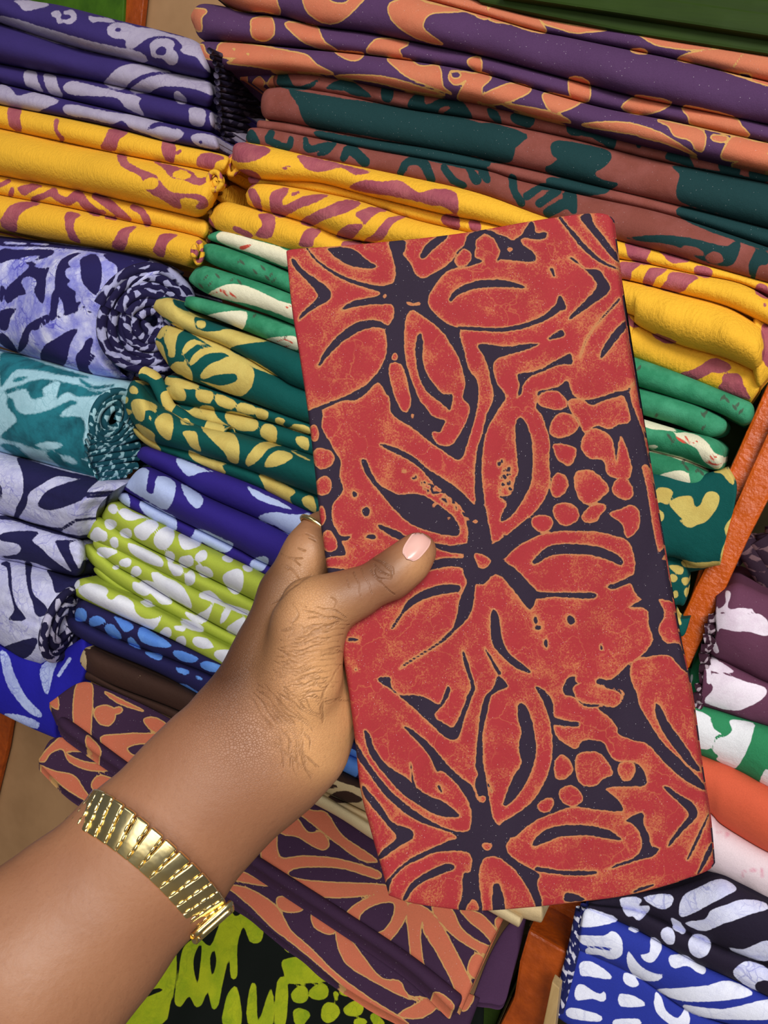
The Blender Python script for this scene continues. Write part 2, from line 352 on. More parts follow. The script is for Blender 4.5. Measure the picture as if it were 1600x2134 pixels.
prism('upright', su, '1101,1938 1180,1984 1176,2046 1160,2060 1110,2200 1010,2200 1070,2080 1082,2004', 0.0, 0.12, M_ORANGE2, bev=0.003)
prism('side_panel', su, '1000,2070 1060,2060 1010,2200 950,2200', 0.03, 0.1, M_GREEN)
prism('upright', su, '-60,1400 40,1400 14,1560 -20,1700 -80,1700', 0.285, 0.01, M_ORANGE2)
prism('back_panel', su, '1150,700 1900,700 1900,2300 1050,2300', 0.24, 0.01, paint('shadowed_back_board', (52, 44, 24), 0.8, (34, 30, 14), 0.2, 20, spec=0.1))  # dark sheet added behind the gaps, their shade put into its colour
# thin wooden strip and lilac cloth edge at the bottom
pl = paint('pale_wood', (190, 160, 110), 0.6, (150, 118, 70), 0.3, 40, (1, 1, 0.1))
o = prism('wooden_strip', None, '1150,2046 1166,2060 1150,2200 1118,2200', -0.03, 0.012, pl, bev=0.001); tag(o, 'thin pale wooden strip beside the blue cloth at the bottom edge', 'strip')
# ------------------------------------------------------------------ cloths
GROUP = 'folded batik cloths on the shelves'
def thing(px, Y, label, name='folded_cloth'): return empty(name, tuple(at_plane(np.array([px], float), *shelf(Y))[0]), label, 'cloth', GROUP)
def stack(th, edges, Y, mat, pat, names=None, **kw):
    """edges: list of polylines, each layer lies between one and the next"""
    for i in range(len(edges) - 1):
        k = dict(kw); e = edges[i]; f = edges[i + 1]
        if isinstance(e, tuple): e = e[1]           # (lower edge of the layer above, upper edge of this layer)
        if isinstance(f, tuple): f = f[0]
        sheet('fold', th, e, f, shelf(Y + 0.002 * ((i * 7) % 3)), mat, pat, **k)
def layers(th, p0, p1, Y0, dep, n, mat, r=None, seed=0, amp=0.002, name='layer'):
    """cloth layers seen end-on: flat ribbons running back into the shelf"""
    rs = random.Random(seed); a = np.array(p0, float); b = np.array(p1, float)
    for i in range(n):
        t = (i + 0.5) / n; q = a + (b - a) * t; W0 = at_plane(np.array([q]), *shelf(Y0))[0]
        hgt = np.linalg.norm(at_plane(np.array([a]), *shelf(Y0))[0] - at_plane(np.array([b]), *shelf(Y0))[0]) / n
        L = np.linspace(0, 1, 14); ph = rs.random() * 6
        pts = W0[None] + L[:, None] * np.array([0, dep, 0]) + np.stack([amp * 1.5 * np.sin(L * 5 + ph), 0 * L, amp * np.sin(L * 9 + ph * 2) * L], -1)
        pts[:, 0] += rs.uniform(-0.002, 0.003)
        tube(name, th, pts, (r or hgt * 0.62), mat, 8, 0.8, up=(0, 0, 1), seed=seed * 50 + i, sc=14)
def end_plane(l, Yl, r, Yr):
    a = at_plane(np.array([l], float), *shelf(Yl))[0]; b = at_plane(np.array([r], float), *shelf(Yr))[0]
    d = b - a; d[2] = 0; return (a, _n(np.cross(d, [0, 0, 1])))
def end_layers(th, left, right, plane, n, mat, r, seed=0, wig=3.0):
    """edges of the folded layers on the end of a pile, running back into the shelf"""
    L = resample(catmull(parse(left), False, 6), np.linspace(0, 1, n)); Rr = resample(catmull(parse(right), False, 6), np.linspace(0, 1, n)); rs = random.Random(seed)
    for i in range(n):
        t = np.linspace(0, 1, 14)[:, None]; q = L[i] * (1 - t) + Rr[i] * t; ph = rs.random() * 6
        q[:, 1] += wig * np.sin(t[:, 0] * 5 + ph) * t[:, 0]; q[:, 0] += rs.uniform(-3, 3)
        W = at_plane(q, *plane); tube('layer', th, W, r * rs.uniform(0.85, 1.15), mat, 8, 0.9, up=(0.5, -0.8, 0.2), seed=seed * 50 + i, sc=16)
def coil(th, c, rx, ry, ang, turns, plane, mat, r, seed=0, start=0.0, name='layer', inner=0.12, sq=0.6):
    """a roll seen end-on, each turn a piece"""
    N = 40; cs, sn = math.cos(ang), math.sin(ang)
    for k in range(turns):
        t = np.linspace(0, 1, N); g = 1 - (k + t) / turns * (1 - inner); th_ = 2 * math.pi * t + start
        wv = 1 + 0.03 * np.sin(3 * th_ + k + seed)
        x = rx * g * np.cos(th_) * wv; y = ry * g * np.sin(th_) * wv
        px = np.stack([c[0] + x * cs - y * sn, c[1] + x * sn + y * cs], -1)
        W = at_plane(px, *plane); W = W + YV * (-0.004 * math.sin(k * 2.1 + seed))
        tube(name, th, W, r, mat, 8, 1.0, up=(0.6, -0.8, 0), seed=seed * 31 + k, sc=22)

# --- violet and lilac, top left
P = Pat('C1').p('80,0 240,10 270,30 220,45 160,60 130,60 110,30', '290,65 330,60 340,85 335,100 350,125 320,130 310,100 285,85',
 '490,90 530,95 600,100 640,120 600,125 550,120 510,125', '600,150 640,125 700,130 760,150 850,160 950,190 1060,215 1110,240 1150,300 1195,360 1195,410 1160,400 1120,360 1095,320 1030,300 1000,280 1015,260 975,215 900,200 830,210 780,240 740,270 700,260 695,220 640,215 600,190')
P.me((655, 165, 16, 12)).s('365,70,12 400,70,14 410,100,16 385,120,14 350,115,8').p('835,240 880,215 940,215 970,240 960,270 985,300 985,350 940,360 900,325 850,320 835,280').me((895, 285, 30, 26))
P.p('0,88 100,108 300,170 550,240 780,290 800,350 560,300 300,235 0,125', '580,470 600,430 660,375 740,355 850,370 950,400 850,400 780,420 720,460 680,500', '720,505 770,460 840,425 950,410 1080,430 1190,475 1180,530 1100,500 980,480 880,485 820,520').e((1000, 545, 48, 25, 45))
P.p('135,395 200,400 210,450 240,510 180,490 140,470', '245,410 310,425 320,470 350,540 280,520 250,470', '350,480 400,450 500,470 680,515 780,540 770,580 800,640 740,620 690,590 650,545 540,535 420,530 370,515', '1055,600 1140,610 1130,700 1060,690 1050,640', '1165,625 1200,640 1210,720 1170,690')
P.p('0,470 60,490 90,530 150,520 200,515 330,560 230,610 200,620 0,580', '350,600 400,580 600,620 800,650 1000,720 1010,760 940,790 800,740 720,710 680,670 620,690 500,660 380,640', '1060,760 1120,740 1230,770 1250,800 1200,830 1090,805').me((1115, 790, 12, 10)).mp('815,725 860,680 960,690 980,720 900,700')
m_violet = cloth('violet_and_lilac_batik', (52, 38, 100), (170, 160, 182), jag=1.6, crackle=0.35, ccol=(110, 92, 140))
th = thing((0, 218), 0, 'violet and lilac batik cloth, top of the left pile')
E = ['-60,-60 40,-6 130,12 250,43 330,62 400,82 432,104', ('-60,32 0,49 150,97 300,133 375,154 446,168',) * 2, '-60,116 0,133 210,172 400,217 446,228', '-60,158 0,174 150,210 262,236 375,262 450,278', '-60,205 0,218 225,263 340,293 462,317']
stack(th, E, 0, m_violet, P, depth=0.10, rr=0.3, rl=0)
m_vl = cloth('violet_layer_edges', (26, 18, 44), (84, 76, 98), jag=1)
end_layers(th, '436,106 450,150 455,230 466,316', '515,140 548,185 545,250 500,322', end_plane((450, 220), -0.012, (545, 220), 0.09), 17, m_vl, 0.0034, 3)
# --- yellow and plum, left
P = Pat('C1').p('50,595 120,605 110,660 120,730 60,710 40,650', '600,725 640,715 715,732 660,780 640,838 560,825 580,770', '905,780 970,795 975,840 965,905 920,890 900,840', '1095,880 1130,850 1200,855 1250,880 1200,900 1180,940 1100,925')
P.s('315,670,14 310,720,10 345,775,14', '985,850,12 1000,840,8').p('650,860 700,865 720,900 780,940 860,970 900,1020 960,1070 1100,1080 1150,1110 1155,1150 1110,1165 1080,1150 1110,1120 1040,1100 1000,1110 1010,1160 960,1150 900,1110 840,1080 800,1040 780,980 720,950 670,920', '850,895 960,920 1060,950 1100,985 1170,985 1150,1010 1100,1030 1020,1000 950,985 900,930').me((730, 885, 26, 20), (835, 1020, 45, 35), (1010, 970, 50, 24))
P.s('0,1030,14 50,1005,12', '60,1080,16 70,1050,12', '190,1110,20 260,1080,18 300,1060,18 310,1090,20 380,1120,24 430,1080,26 470,1130,26 530,1180,22 580,1180,12', '530,1090,20 600,1130,28 660,1180,26 720,1220,12', '740,1150,18 790,1180,20 820,1240,22').p('100,1040 180,1020 240,1035 180,1060 140,1090 110,1070')
P.p('20,1190 60,1140 130,1120 230,1130 150,1160 100,1210 90,1290 20,1270 0,1230', '370,1180 450,1190 420,1220 410,1280 450,1350 390,1330 360,1250', '680,1270 760,1255 720,1300 690,1390 620,1370 650,1300', '900,1300 990,1305 930,1350 910,1430 850,1400 870,1340').s('590,1205,10 640,1215,10')
m_yellow = cloth('yellow_and_plum_batik', (236, 178, 48), (156, 76, 90), jag=2.0, blotch=('motif', (190, 110, 110), 0.5), crinkle=1.2, weave=0.4)
th = thing((0, 478), 0, 'yellow and plum batik cloth in the left pile, under the violet one')
E = ['-60,205 0,219 225,264 340,294 465,322 480,338', '-60,255 0,268 112,292 262,324 412,352 468,366', '-60,352 0,366 150,394 300,428 436,460', '-60,393 0,407 150,435 262,461 375,484 434,500', '-60,466 0,478 150,506 337,540 402,560']
stack(th, E, 0, m_yellow, P, depth=0.10, rr=0.35, rl=0)
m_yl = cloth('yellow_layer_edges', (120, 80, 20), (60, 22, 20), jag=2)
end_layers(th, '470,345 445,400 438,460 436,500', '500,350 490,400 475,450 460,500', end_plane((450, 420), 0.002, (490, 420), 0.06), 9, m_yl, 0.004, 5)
coil(th, (452, 378), 16, 22, 0.2, 3, shelf(-0.02), m_yellow, 0.0028, 2); coil(th, (409, 522), 9, 28, 0.1, 2, shelf(-0.02), m_yellow, 0.0026, 5)
# --- blue roll
P = Pat('D1').p('0,30 200,60 560,120 900,160 1180,220 1140,260 1000,230 860,190 560,150 300,130 0,120', '0,150 160,155 400,150 420,190 330,230 240,250 360,300 350,560 310,560 270,480 290,420 270,380 200,370 170,420 210,500 150,520 60,580 30,500 90,420 190,330 230,280 150,230 60,240 0,260')
P.p('480,240 560,190 640,180 560,230 540,270 570,290 520,310 520,360 560,400 530,430 570,470 600,490 600,560 630,620 560,660 510,640 490,560 440,470 440,340', '700,195 770,195 810,300 800,420 770,510 720,490 650,400 640,300 640,230', '820,190 920,190 980,260 1020,340 1010,440 960,490 910,480 920,440 940,400 930,380 930,300 900,260 860,240', '1060,230 1140,250 1200,300 1150,330 1110,300', '0,640 130,620 80,700 60,790 0,780')
P.p('140,960 170,840 230,740 400,660 450,690 340,720 300,790 240,800 220,900 170,960', '320,1020 350,920 440,860 560,790 620,790 560,900 520,1060 420,1090', '600,1010 650,940 690,870 740,860 720,960 700,1090 740,1150 640,1140')
P.p('0,820 60,840 140,960 100,960 0,900', '420,480 470,500 440,700 400,640', '860,180 1000,220 1180,290 1260,300 1160,340 1040,330 940,280', '0,440 40,460 20,560 0,560').s('330,760,10 420,700,12 640,640,6', '620,560,6 700,640,8 780,700,4', '1040,420,14 960,560,18 880,700,16 800,780,10', '740,1000,16 700,1060,14', '380,300,12 330,420,18 340,560,10').mp('40,90 200,100 190,115 50,108', '260,100 380,105 370,118 250,112', '170,215 300,200 310,215 240,250 180,240', '270,280 380,230 480,230 440,270 340,300')
m_blue = cloth('navy_and_periwinkle_batik', (150, 152, 222), (33, 27, 82), jag=1.6, crackle=1.0, ccol=(72, 68, 184), on='base', blotch=('base', (220, 220, 244), 0.95))
th = thing((100, 786), 0, 'thick rolled navy and periwinkle batik cloth with its coiled end showing, left pile', 'rolled_cloth')
sheet('outer_layer', th, '-60,486 0,492 165,511 300,534 360,560', '-60,702 0,722 83,752 186,786 250,792', shelf(0.03), m_blue, P, right='360,560 316,570 262,606 216,650 200,704 206,752 250,792', rl=0, depth=0.02, bul=0.85, p=2.4)
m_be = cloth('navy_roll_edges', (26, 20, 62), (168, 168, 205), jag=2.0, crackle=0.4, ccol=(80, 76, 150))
pr = end_plane((202, 690), -0.050, (410, 690), 0.040)
coil(th, (312, 672), 110, 114, 0.35, 6, pr, m_be, 0.0062, 7, start=math.pi)
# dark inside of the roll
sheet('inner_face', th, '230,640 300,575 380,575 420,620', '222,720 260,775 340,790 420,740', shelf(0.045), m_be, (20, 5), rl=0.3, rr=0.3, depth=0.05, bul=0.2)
# --- teal
P = Pat('D1').p('0,985 120,975 420,1080 700,1160 620,1170 440,1140 280,1110 130,1110 60,1180 20,1240 0,1220', '40,1270 160,1230 320,1180 480,1200 660,1240 740,1280 860,1270 780,1310 620,1320 540,1290 500,1300 440,1340 480,1200 400,1220 330,1270 360,1310 250,1340 200,1260 60,1300', '60,1330 100,1340 130,1420 200,1460 340,1440 470,1390 560,1350 620,1370 520,1420 480,1480 640,1480 680,1560 660,1680 700,1800 560,1820 480,1790 430,1760 300,1740 230,1720 160,1690 60,1670 0,1640 80,1560 130,1500 60,1400')
P.p('360,1760 460,1760 600,1800 740,1850 800,1900 760,1950 640,1940 480,1880', '0,1700 110,1700 220,1790 300,1870 200,1830 80,1770').mp('280,1700 400,1680 500,1700 440,1740 330,1730', '480,1790 560,1800 620,1850 540,1850').s('860,1280,14 960,1260,20', '640,1190,12 740,1250,16 900,1230,10').e((160, 1180, 60, 18, -15))
m_teal = cloth('teal_marbled_batik', (168, 208, 222), (34, 118, 132), jag=2.4, crackle=0.45, ccol=(70, 140, 155), on='base', blotch=('motif', (18, 70, 84), 0.8), soft=2)
th = thing((100, 990), 0, 'teal and pale aqua marbled cloth with layered end, left pile under the navy roll', 'rolled_cloth')
sheet('outer_layer', th, '-60,716 0,732 124,757 206,782 258,792', '-60,922 0,943 82,962 165,990 206,1003', shelf(0.012), m_teal, P, right='258,792 226,818 196,850 180,900 184,950 206,1003', rl=0, depth=0.03, bul=0.8, p=2.4)
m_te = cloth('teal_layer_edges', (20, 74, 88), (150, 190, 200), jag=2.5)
pt = end_plane((178, 900), -0.062, (300, 900), 0.02)
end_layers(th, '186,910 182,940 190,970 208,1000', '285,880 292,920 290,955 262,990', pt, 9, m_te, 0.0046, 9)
coil(th, (232, 868), 44, 66, 0.45, 4, pt, m_te, 0.0046, 4, inner=0.25)
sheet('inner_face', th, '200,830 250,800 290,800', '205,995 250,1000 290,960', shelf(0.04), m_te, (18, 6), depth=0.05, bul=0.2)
# --- navy and white crackle, lower left
P = Pat('D2').p('120,50 200,60 420,130 640,180 700,200 560,200 450,180 380,190 300,240 220,290 200,330 190,390 130,480 100,480 120,400 165,300 160,160', '280,360 330,290 440,240 600,195 710,200 640,270 600,340 520,380 400,420 320,420 270,390', '0,240 12,260 16,340 0,350', '0,460 110,475 250,520 420,550 480,520 560,480 520,530 440,580 580,610 600,640 420,600 250,550 100,500 0,490')
P.p('0,600 100,575 280,580 230,640 300,700 360,760 480,850 600,900 520,920 420,880 320,830 200,790 0,760 120,740 150,690 100,660 0,640', '410,640 600,640 500,660 520,760 580,880 520,870 450,760 400,660', '0,810 70,800 90,1000 120,1110 190,1210 60,1210 100,1150 90,1080 60,960 50,840', '180,800 230,810 220,900 240,1020 300,1080 340,1130 330,1170 280,1190 250,1160 230,1080 200,1000')
P.p('340,850 480,890 520,930 480,980 400,1020 370,920', '0,1420 120,1370 270,1340 220,1460 120,1500 20,1460', '640,820 620,900 560,900 600,780', '590,300 740,290 640,320 660,400 620,330')
m_indigo = cloth('indigo_and_white_crackle_batik', (206, 206, 234), (30, 28, 74), jag=1.2, crackle=0.7, ccol=(104, 100, 190), on='base', weave=0.5)
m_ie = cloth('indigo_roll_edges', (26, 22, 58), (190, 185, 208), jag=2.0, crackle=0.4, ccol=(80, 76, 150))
th = thing((60, 1380), 0, 'navy and white crackled cloth in soft rolls, lower left pile under the teal one')
sheet('fold', th, '-60,922 0,942 82,964 198,992 240,1000', '-60,1050 0,1071 62,1090 165,1124', shelf(0.0), m_indigo, P, right='240,1000 190,1030 162,1062 158,1090 165,1124', rl=0, depth=0.03, wr=0.0012)
sheet('fold', th, '-60,1046 0,1069 62,1090 165,1120 180,1132', '-60,1145 0,1165 41,1172 103,1189 178,1205', shelf(0.0), m_indigo, P, rl=0, rr=0.3, wr=0.001)
sheet('fold', th, '-60,1140 0,1163 41,1172 103,1189 150,1205', '-60,1315 0,1342 40,1370 85,1384', shelf(0.0), m_indigo, P, right='150,1205 122,1234 102,1270 96,1320 85,1384', rl=0, depth=0.03, wr=0.0012, bul=0.8)
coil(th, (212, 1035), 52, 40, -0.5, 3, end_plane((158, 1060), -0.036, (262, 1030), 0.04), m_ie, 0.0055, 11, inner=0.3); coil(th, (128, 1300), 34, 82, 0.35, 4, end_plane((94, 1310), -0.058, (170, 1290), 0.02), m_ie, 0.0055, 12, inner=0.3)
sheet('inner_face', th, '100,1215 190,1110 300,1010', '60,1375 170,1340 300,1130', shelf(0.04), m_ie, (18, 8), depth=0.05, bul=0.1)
# --- royal blue, hanging corner
P = Pat('D2').p('0,1440 60,1460 90,1560 150,1700 220,1800 300,1880 280,1910 200,1870 110,1770 40,1650', '300,1540 420,1460 380,1600 340,1750 290,1640', '30,1890 130,1890 270,1940 270,1990 180,1970').s('420,1610,12 500,1490,12')
m_royal = cloth('royal_blue_batik', (28, 24, 150), (178, 190, 232), jag=1.5, crackle=0.7, ccol=(60, 60, 180))
th = thing((60, 1510), 0, 'bright royal blue cloth with white streaks, hanging corner below the navy and white rolls', 'draped_cloth')
sheet('corner_flap', th, '-60,1320 0,1345 60,1372 120,1360 178,1325', '-60,1455 0,1486 60,1515 119,1540', shelf(0.0), m_royal, P, right='178,1325 186,1380 168,1440 130,1480 119,1540', rl=0, bm_=0.012, wob=0.0022, p=3, depth=0.012)
# ================= middle pile
# --- purple and orange, top
P = Pat('C2').p('150,-40 430,-40 470,20 485,80 400,60 300,62 220,40', '620,-10 680,-20 740,-30 770,10 850,20 900,-30 960,-20 930,20 860,90 790,128 720,120 660,80 630,40', '1090,40 1150,0 1230,-10 1320,20 1500,60 1340,70 1290,110 1290,170 1390,245 1250,210 1130,130', '1260,-10 1400,-20 1600,10 1600,80 1480,50').frame('C3')
P.p('-20,10 30,15 45,100 -20,85', '60,35 200,40 300,80 340,130 360,180 250,160 170,130 60,110', '310,80 380,110 500,140 620,150 700,165 600,175 520,180 420,150 360,130', '850,180 1000,215 1200,250 1300,270 1200,275 1050,262 960,240 900,200', '1100,330 1200,290 1300,275 1450,275 1620,300 1640,470 1500,440 1380,400 1250,360', '840,280 900,275 925,295 880,295').ms('1460,300,4 1410,370,7').mp('1440,405 1500,410 1510,440 1450,430')
P.frame('C2').p('-10,60 40,50 80,60 50,100 50,170 10,150', '340,105 440,100 450,190 400,225 340,205 330,150', '520,130 600,130 690,150 710,190 740,240 800,280 720,270 620,230 560,180', '975,290 1000,240 1050,215 1200,235 1150,275 1160,320 1060,305', '1540,330 1600,320 1600,400 1540,360')
P.p('30,270 60,250 80,300 150,310 150,330 70,320', '150,250 220,235 400,260 560,290 640,310 690,360 780,410 660,400 520,395 420,380 340,365 200,350 250,325 150,310', '800,290 880,290 950,300 920,330 870,330', '1090,325 1200,330 1270,370 1370,370 1390,480 1440,520 1300,470 1190,420 1130,370', '800,425 950,420 1100,435 1250,480 1400,530 1200,500 1000,450', '1440,400 1500,400 1560,410 1600,420 1600,560 1500,560 1480,530 1530,440 1470,470 1430,440').mp('1440,400 1480,395 1500,420 1470,440 1440,430', '220,270 240,265 235,285', '300,295 320,295 315,310')
P.frame('C3').p('-10,410 60,430 10,480 -20,530', '500,435 600,455 600,560 510,545', '790,595 850,545 900,535 1060,570 960,625 860,630', '1140,590 1400,650 1450,700 1480,760 1200,700 1160,650')
P.p('0,540 120,480 190,465 280,490 240,530 120,575 20,575', '350,540 380,520 550,560 500,600 420,625 380,600', '130,580 380,620 500,680 300,640', '570,695 700,680 850,690 1000,740 1100,800 1200,865 1050,800 900,760 860,745 700,720', '990,670 1100,690 1240,730 1240,830 1200,830 1170,780 1080,750 1050,700', '1290,755 1370,760 1360,785 1300,780', '1340,870 1380,790 1420,760 1540,790 1600,800 1600,850 1480,890 1390,890', '1400,915 1600,860 1600,950 1500,940')
m_purple = cloth('purple_and_orange_batik', (80, 50, 88), (198, 116, 84), halo=(228, 176, 92), hw=2.2, jag=1.2, speck=0.5, blotch=('motif', (200, 108, 78), 0.6))
th = thing((1000, 356), 0, 'purple and burnt orange batik cloth, top of the right pile under the green board')
e0 = '800,-80 900,-22 1000,4 1112,35 1225,52 1320,66 1487,97 1660,122'; e1 = '800,-26 880,-2 1000,31 1112,64 1187,79 1337,110 1412,126 1660,186'
sheet('fold', th, e0, e1, shelf(0.006), m_purple, P, rl=0, rr=0)
e1b = '400,-90 560,-60 700,-36 800,-24 880,-2 1000,31 1112,64 1187,79 1337,110 1412,126 1660,186'
e2 = '430,-10 512,24 587,34 662,54 756,66 850,84 1000,115 1150,155 1320,200 1500,238 1660,272'
sheet('fold', th, e1b, e2, shelf(0.0), m_purple, P, rl=0.4, rr=0, bul=0.85)
e2b = '396,26 418,8 470,14 512,26 587,36 662,56 756,68 850,86 1000,117 1150,157 1320,202 1500,238 1660,272'
e3 = '400,50 425,84 512,90 625,101 737,112 887,131 1000,152 1130,190 1260,225 1400,252 1660,312'
sheet('fold', th, e2b, e3, shelf(0.004), m_purple, P, rl=0.55, rr=0)
e3b = '412,94 430,86 512,91 625,102 737,113 887,132 1000,153 1130,191 1260,226 1400,253 1660,312'
e4 = '416,122 450,146 587,147 700,160 850,190 1000,214 1150,250 1300,290 1450,325 1660,372'
sheet('fold', th, e3b, e4, shelf(-0.003), m_purple, P, rl=0.3, rr=0)
sheet('fold', th, '452,140 500,140 600,146 700,158', '470,160 520,172 560,182 700,178', shelf(0.022), m_purple, (40, 3), rl=0.4, rr=0)
# --- dark green and terracotta
P = Pat('C2').p('490,400 530,410 560,470 600,480 700,440 720,430 640,500 480,480', '540,500 620,510 800,540 1600,680 1600,870 1200,800 900,745 690,720 620,670 590,590', '300,740 340,720 380,800 310,790', '740,490 800,450 860,440 920,470 1000,540 900,530 860,510 800,500', '1060,470 1120,500 1100,570 1050,550', '1200,600 1230,530 1290,530 1300,580 1400,540 1480,540 1560,660 1400,640 1440,590 1380,600 1350,630', '690,725 900,760 1200,800 1600,880 1600,950 1300,890 1100,850 940,820 720,775')
P.s('440,740,20 430,780,24 530,820,20 550,770,16', '630,770,12 650,830,22 760,800,14', '700,860,10 740,840,22 790,800,14', '840,880,20 880,830,30 960,900,30', '1160,960,20 1200,900,24 1280,900,30 1330,1000,24', '1400,930,20 1450,1000,22 1510,1030,20', '1540,940,18 1580,1000,30')
P.frame('C3').p('-20,680 260,745 200,820 160,905 -20,870', '390,810 430,780 520,790 700,830 730,880 690,930 640,960 680,1000 770,1020 700,1060 560,1030 360,950 430,890 400,860', '1090,920 1600,1020 1640,1280 1400,1210 1130,1130 1090,1060 1110,970', '0,890 60,900 40,930 -20,920', '370,990 440,990 560,1020 720,1060 600,1090 480,1060 380,1040', '1130,1145 1300,1180 1600,1270 1600,1390 1400,1330 1210,1260 1090,1190', '40,600 100,620 120,690 60,660', '180,630 300,640 280,710 180,680', '480,700 560,700 700,740 760,760 740,830 680,800 600,760 500,750', '860,760 910,770 880,830', '1050,840 1140,850 1190,930 1080,900 1030,880', '1330,890 1440,920 1430,990 1340,960', '1500,940 1600,960 1600,1010 1510,1000')
P.s('20,960,30 40,1000,20', '180,990,24 190,1060,20 230,1130,22', '260,1090,22 340,1040,20 400,1040,18', '330,1130,24 430,1060,24', '380,1180,30 480,1130,30 520,1170,20 500,1090,40').frame('R1').p('400,215 520,195 700,190 900,210 1100,260 1200,275 1260,240 1310,260 1270,390 1200,440 1080,420 980,380 900,330 800,280 640,250 560,245', '1410,340 1440,300 1524,330 1524,420 1450,440 1420,540 1380,510 1370,430').mp('820,280 900,275 1000,310 1010,350 940,350 860,310').me((1100, 370, 75, 45, 20), (690, 275, 50, 22, 20))
m_terra = cloth('dark_green_and_terracotta_batik', (126, 66, 56), (18, 54, 56), jag=1.6, blotch=('base', (146, 84, 78), 0.5), speck=0.25)
th = thing((1000, 480), 0, 'dark green and terracotta cloth under the purple and orange one')
sheet('fold', th, '568,156 640,150 700,160 850,190 1000,214 1150,250 1300,290 1450,325 1660,372', '570,180 700,198 850,228 1000,251 1187,289 1375,337 1660,395', shelf(0.010), m_terra, P, rl=0.3, rr=0)
sheet('fold', th, '545,186 600,182 700,196 850,228 1000,251 1187,289 1375,337 1660,395', '542,246 600,256 662,268 775,290 887,308 1000,330 1150,364 1262,392 1412,428 1660,492', shelf(0.006), m_terra, P, rl=0.25, rr=0, bul=0.8)
sheet('fold', th, '536,250 600,256 662,268 775,290 887,308 1000,330 1150,364 1262,392 1412,428 1660,492', '534,268 662,289 775,313 1000,353 1075,375 1225,410 1400,450 1660,536', shelf(0.006), m_terra, P, rl=0.3, rr=0)
sheet('fold', th, '512,280 534,266 662,289 775,313 1000,353 1075,375 1225,410 1400,450 1660,536', '512,300 625,324 737,347 850,372 1000,405 1125,450 1279,499 1384,527 1489,558 1660,606', shelf(0.0), m_terra, P, rl=0.4, rr=0, bul=0.9)
# --- yellow and plum, right pile
P = Pat('C2').p('240,790 330,800 440,830 380,880 290,905 220,880', '500,930 550,920 520,945', '590,860 700,880 900,930 1000,955 900,970 830,930 760,950 700,955 640,940 600,900', '220,960 300,940 370,970 380,1000 310,1050 240,1020', '870,1040 960,1000 1060,1010 1140,1000 1200,1030 1260,1070 1340,1050 1450,1060 1480,1110 1470,1190 1400,1150 1320,1140 1250,1120 1100,1090 960,1070', '310,1060 350,1050 380,1120 390,1180 340,1140', '440,1070 540,1045 500,1120 520,1140 620,1090 760,1080 700,1120 620,1150 540,1190 500,1210 440,1180', '600,1230 700,1170 850,1110 940,1130 860,1180 740,1220 660,1260', '800,1310 860,1250 960,1240 900,1190 1000,1150 1090,1170 1020,1190 940,1270 900,1320 860,1330', '950,1340 1020,1290 1090,1210 1200,1200 1120,1240 1060,1330 1000,1345', '370,1190 460,1200 440,1320 350,1310 390,1250', '600,1330 640,1270 720,1280 680,1330 670,1370 600,1370', '1400,1190 1480,1200 1480,1280 1390,1240', '1540,1225 1600,1235 1600,1290 1550,1280').s('90,1220,14 120,1280,14', '240,1270,16 320,1310,16', '850,1360,20 930,1350,14', '560,1080,8 590,1070,8')
P.frame('R1').p('400,250 520,280 600,300 560,390 600,420 500,420 420,370 400,300', '640,290 760,330 900,380 860,410 760,410 700,360', '960,430 1080,460 1060,530 940,500', '340,410 440,400 520,420 440,480 430,550 350,520', '600,450 730,460 640,530 600,600 530,580 550,500', '760,480 970,520 900,580 830,650 670,620 720,550', '1450,570 1524,600 1524,700 1420,650', '400,800 440,860 500,920 420,910', '600,970 700,990 800,1040 740,1050 660,1030', '820,1290 950,1250 1050,1180 1130,1170 1240,1240 1150,1290 1080,1280 960,1340', '1170,1300 1290,1290 1330,1380 1380,1500 1140,1420 1160,1360', '1480,900 1540,940 1540,1240 1480,1180 1490,1060 1470,980').e((1500, 745, 16, 18))
th = thing((900, 560), 0, 'yellow and plum batik cloth in the right pile, above the green leafy one')
y0 = '482,318 492,298 550,302 700,337 850,367 1000,402 1125,448 1279,499 1384,527 1489,558 1660,606'
sheet('fold', th, y0, '484,352 520,366 557,375 662,379 775,409 925,446 1000,461 1110,490 1284,538 1331,546 1436,569 1541,590 1660,640', shelf(0.0), m_yellow, P, rl=0.5, rr=0)
sheet('fold', th, '515,368 587,376 662,380 775,409 925,446 1010,462 1110,490', '520,384 587,387 737,416 850,454 955,480 1060,510', shelf(0.008), m_yellow, P, rl=0.3, rr=0)
sheet('fold', th, '512,400 530,384 587,387 737,416 850,454 955,480 1100,510 1284,540 1331,547 1436,570 1541,591 1612,628', '512,414 527,432 625,461 700,491 775,505 950,520 1100,545 1292,580 1410,610 1515,639 1612,682', shelf(-0.003), m_yellow, P, rl=0.6, rr=0.2)
sheet('fold', th, '434,440 467,421 512,430 612,456 662,472 756,506 950,535 1100,550 1292,582 1410,611 1515,640 1600,690', '436,474 512,500 610,525 756,552 950,570 1100,610 1305,652 1326,676 1410,716 1515,747 1590,782', shelf(0.0), m_yellow, P, rl=0.5, rr=0.25, wob=0.001)
sheet('fold', th, '900,560 1100,606 1305,650 1326,674 1410,714 1515,745 1588,780', '900,600 1100,660 1318,744 1410,778 1502,815 1562,836', shelf(0.008), m_yellow, P, rl=0.3, right='1588,780 1586,800 1562,836', bul=0.7)
sheet('hanging_end', th, '1560,640 1600,680 1640,700', '1570,830 1590,800 1640,740', shelf(0.0), m_yellow, P, rl=0.2, rr=0, bul=0.5, depth=0.05)
coil(th, (490, 345), 12, 24, 0.2, 2, shelf(0.004), m_yellow, 0.0028, 8)
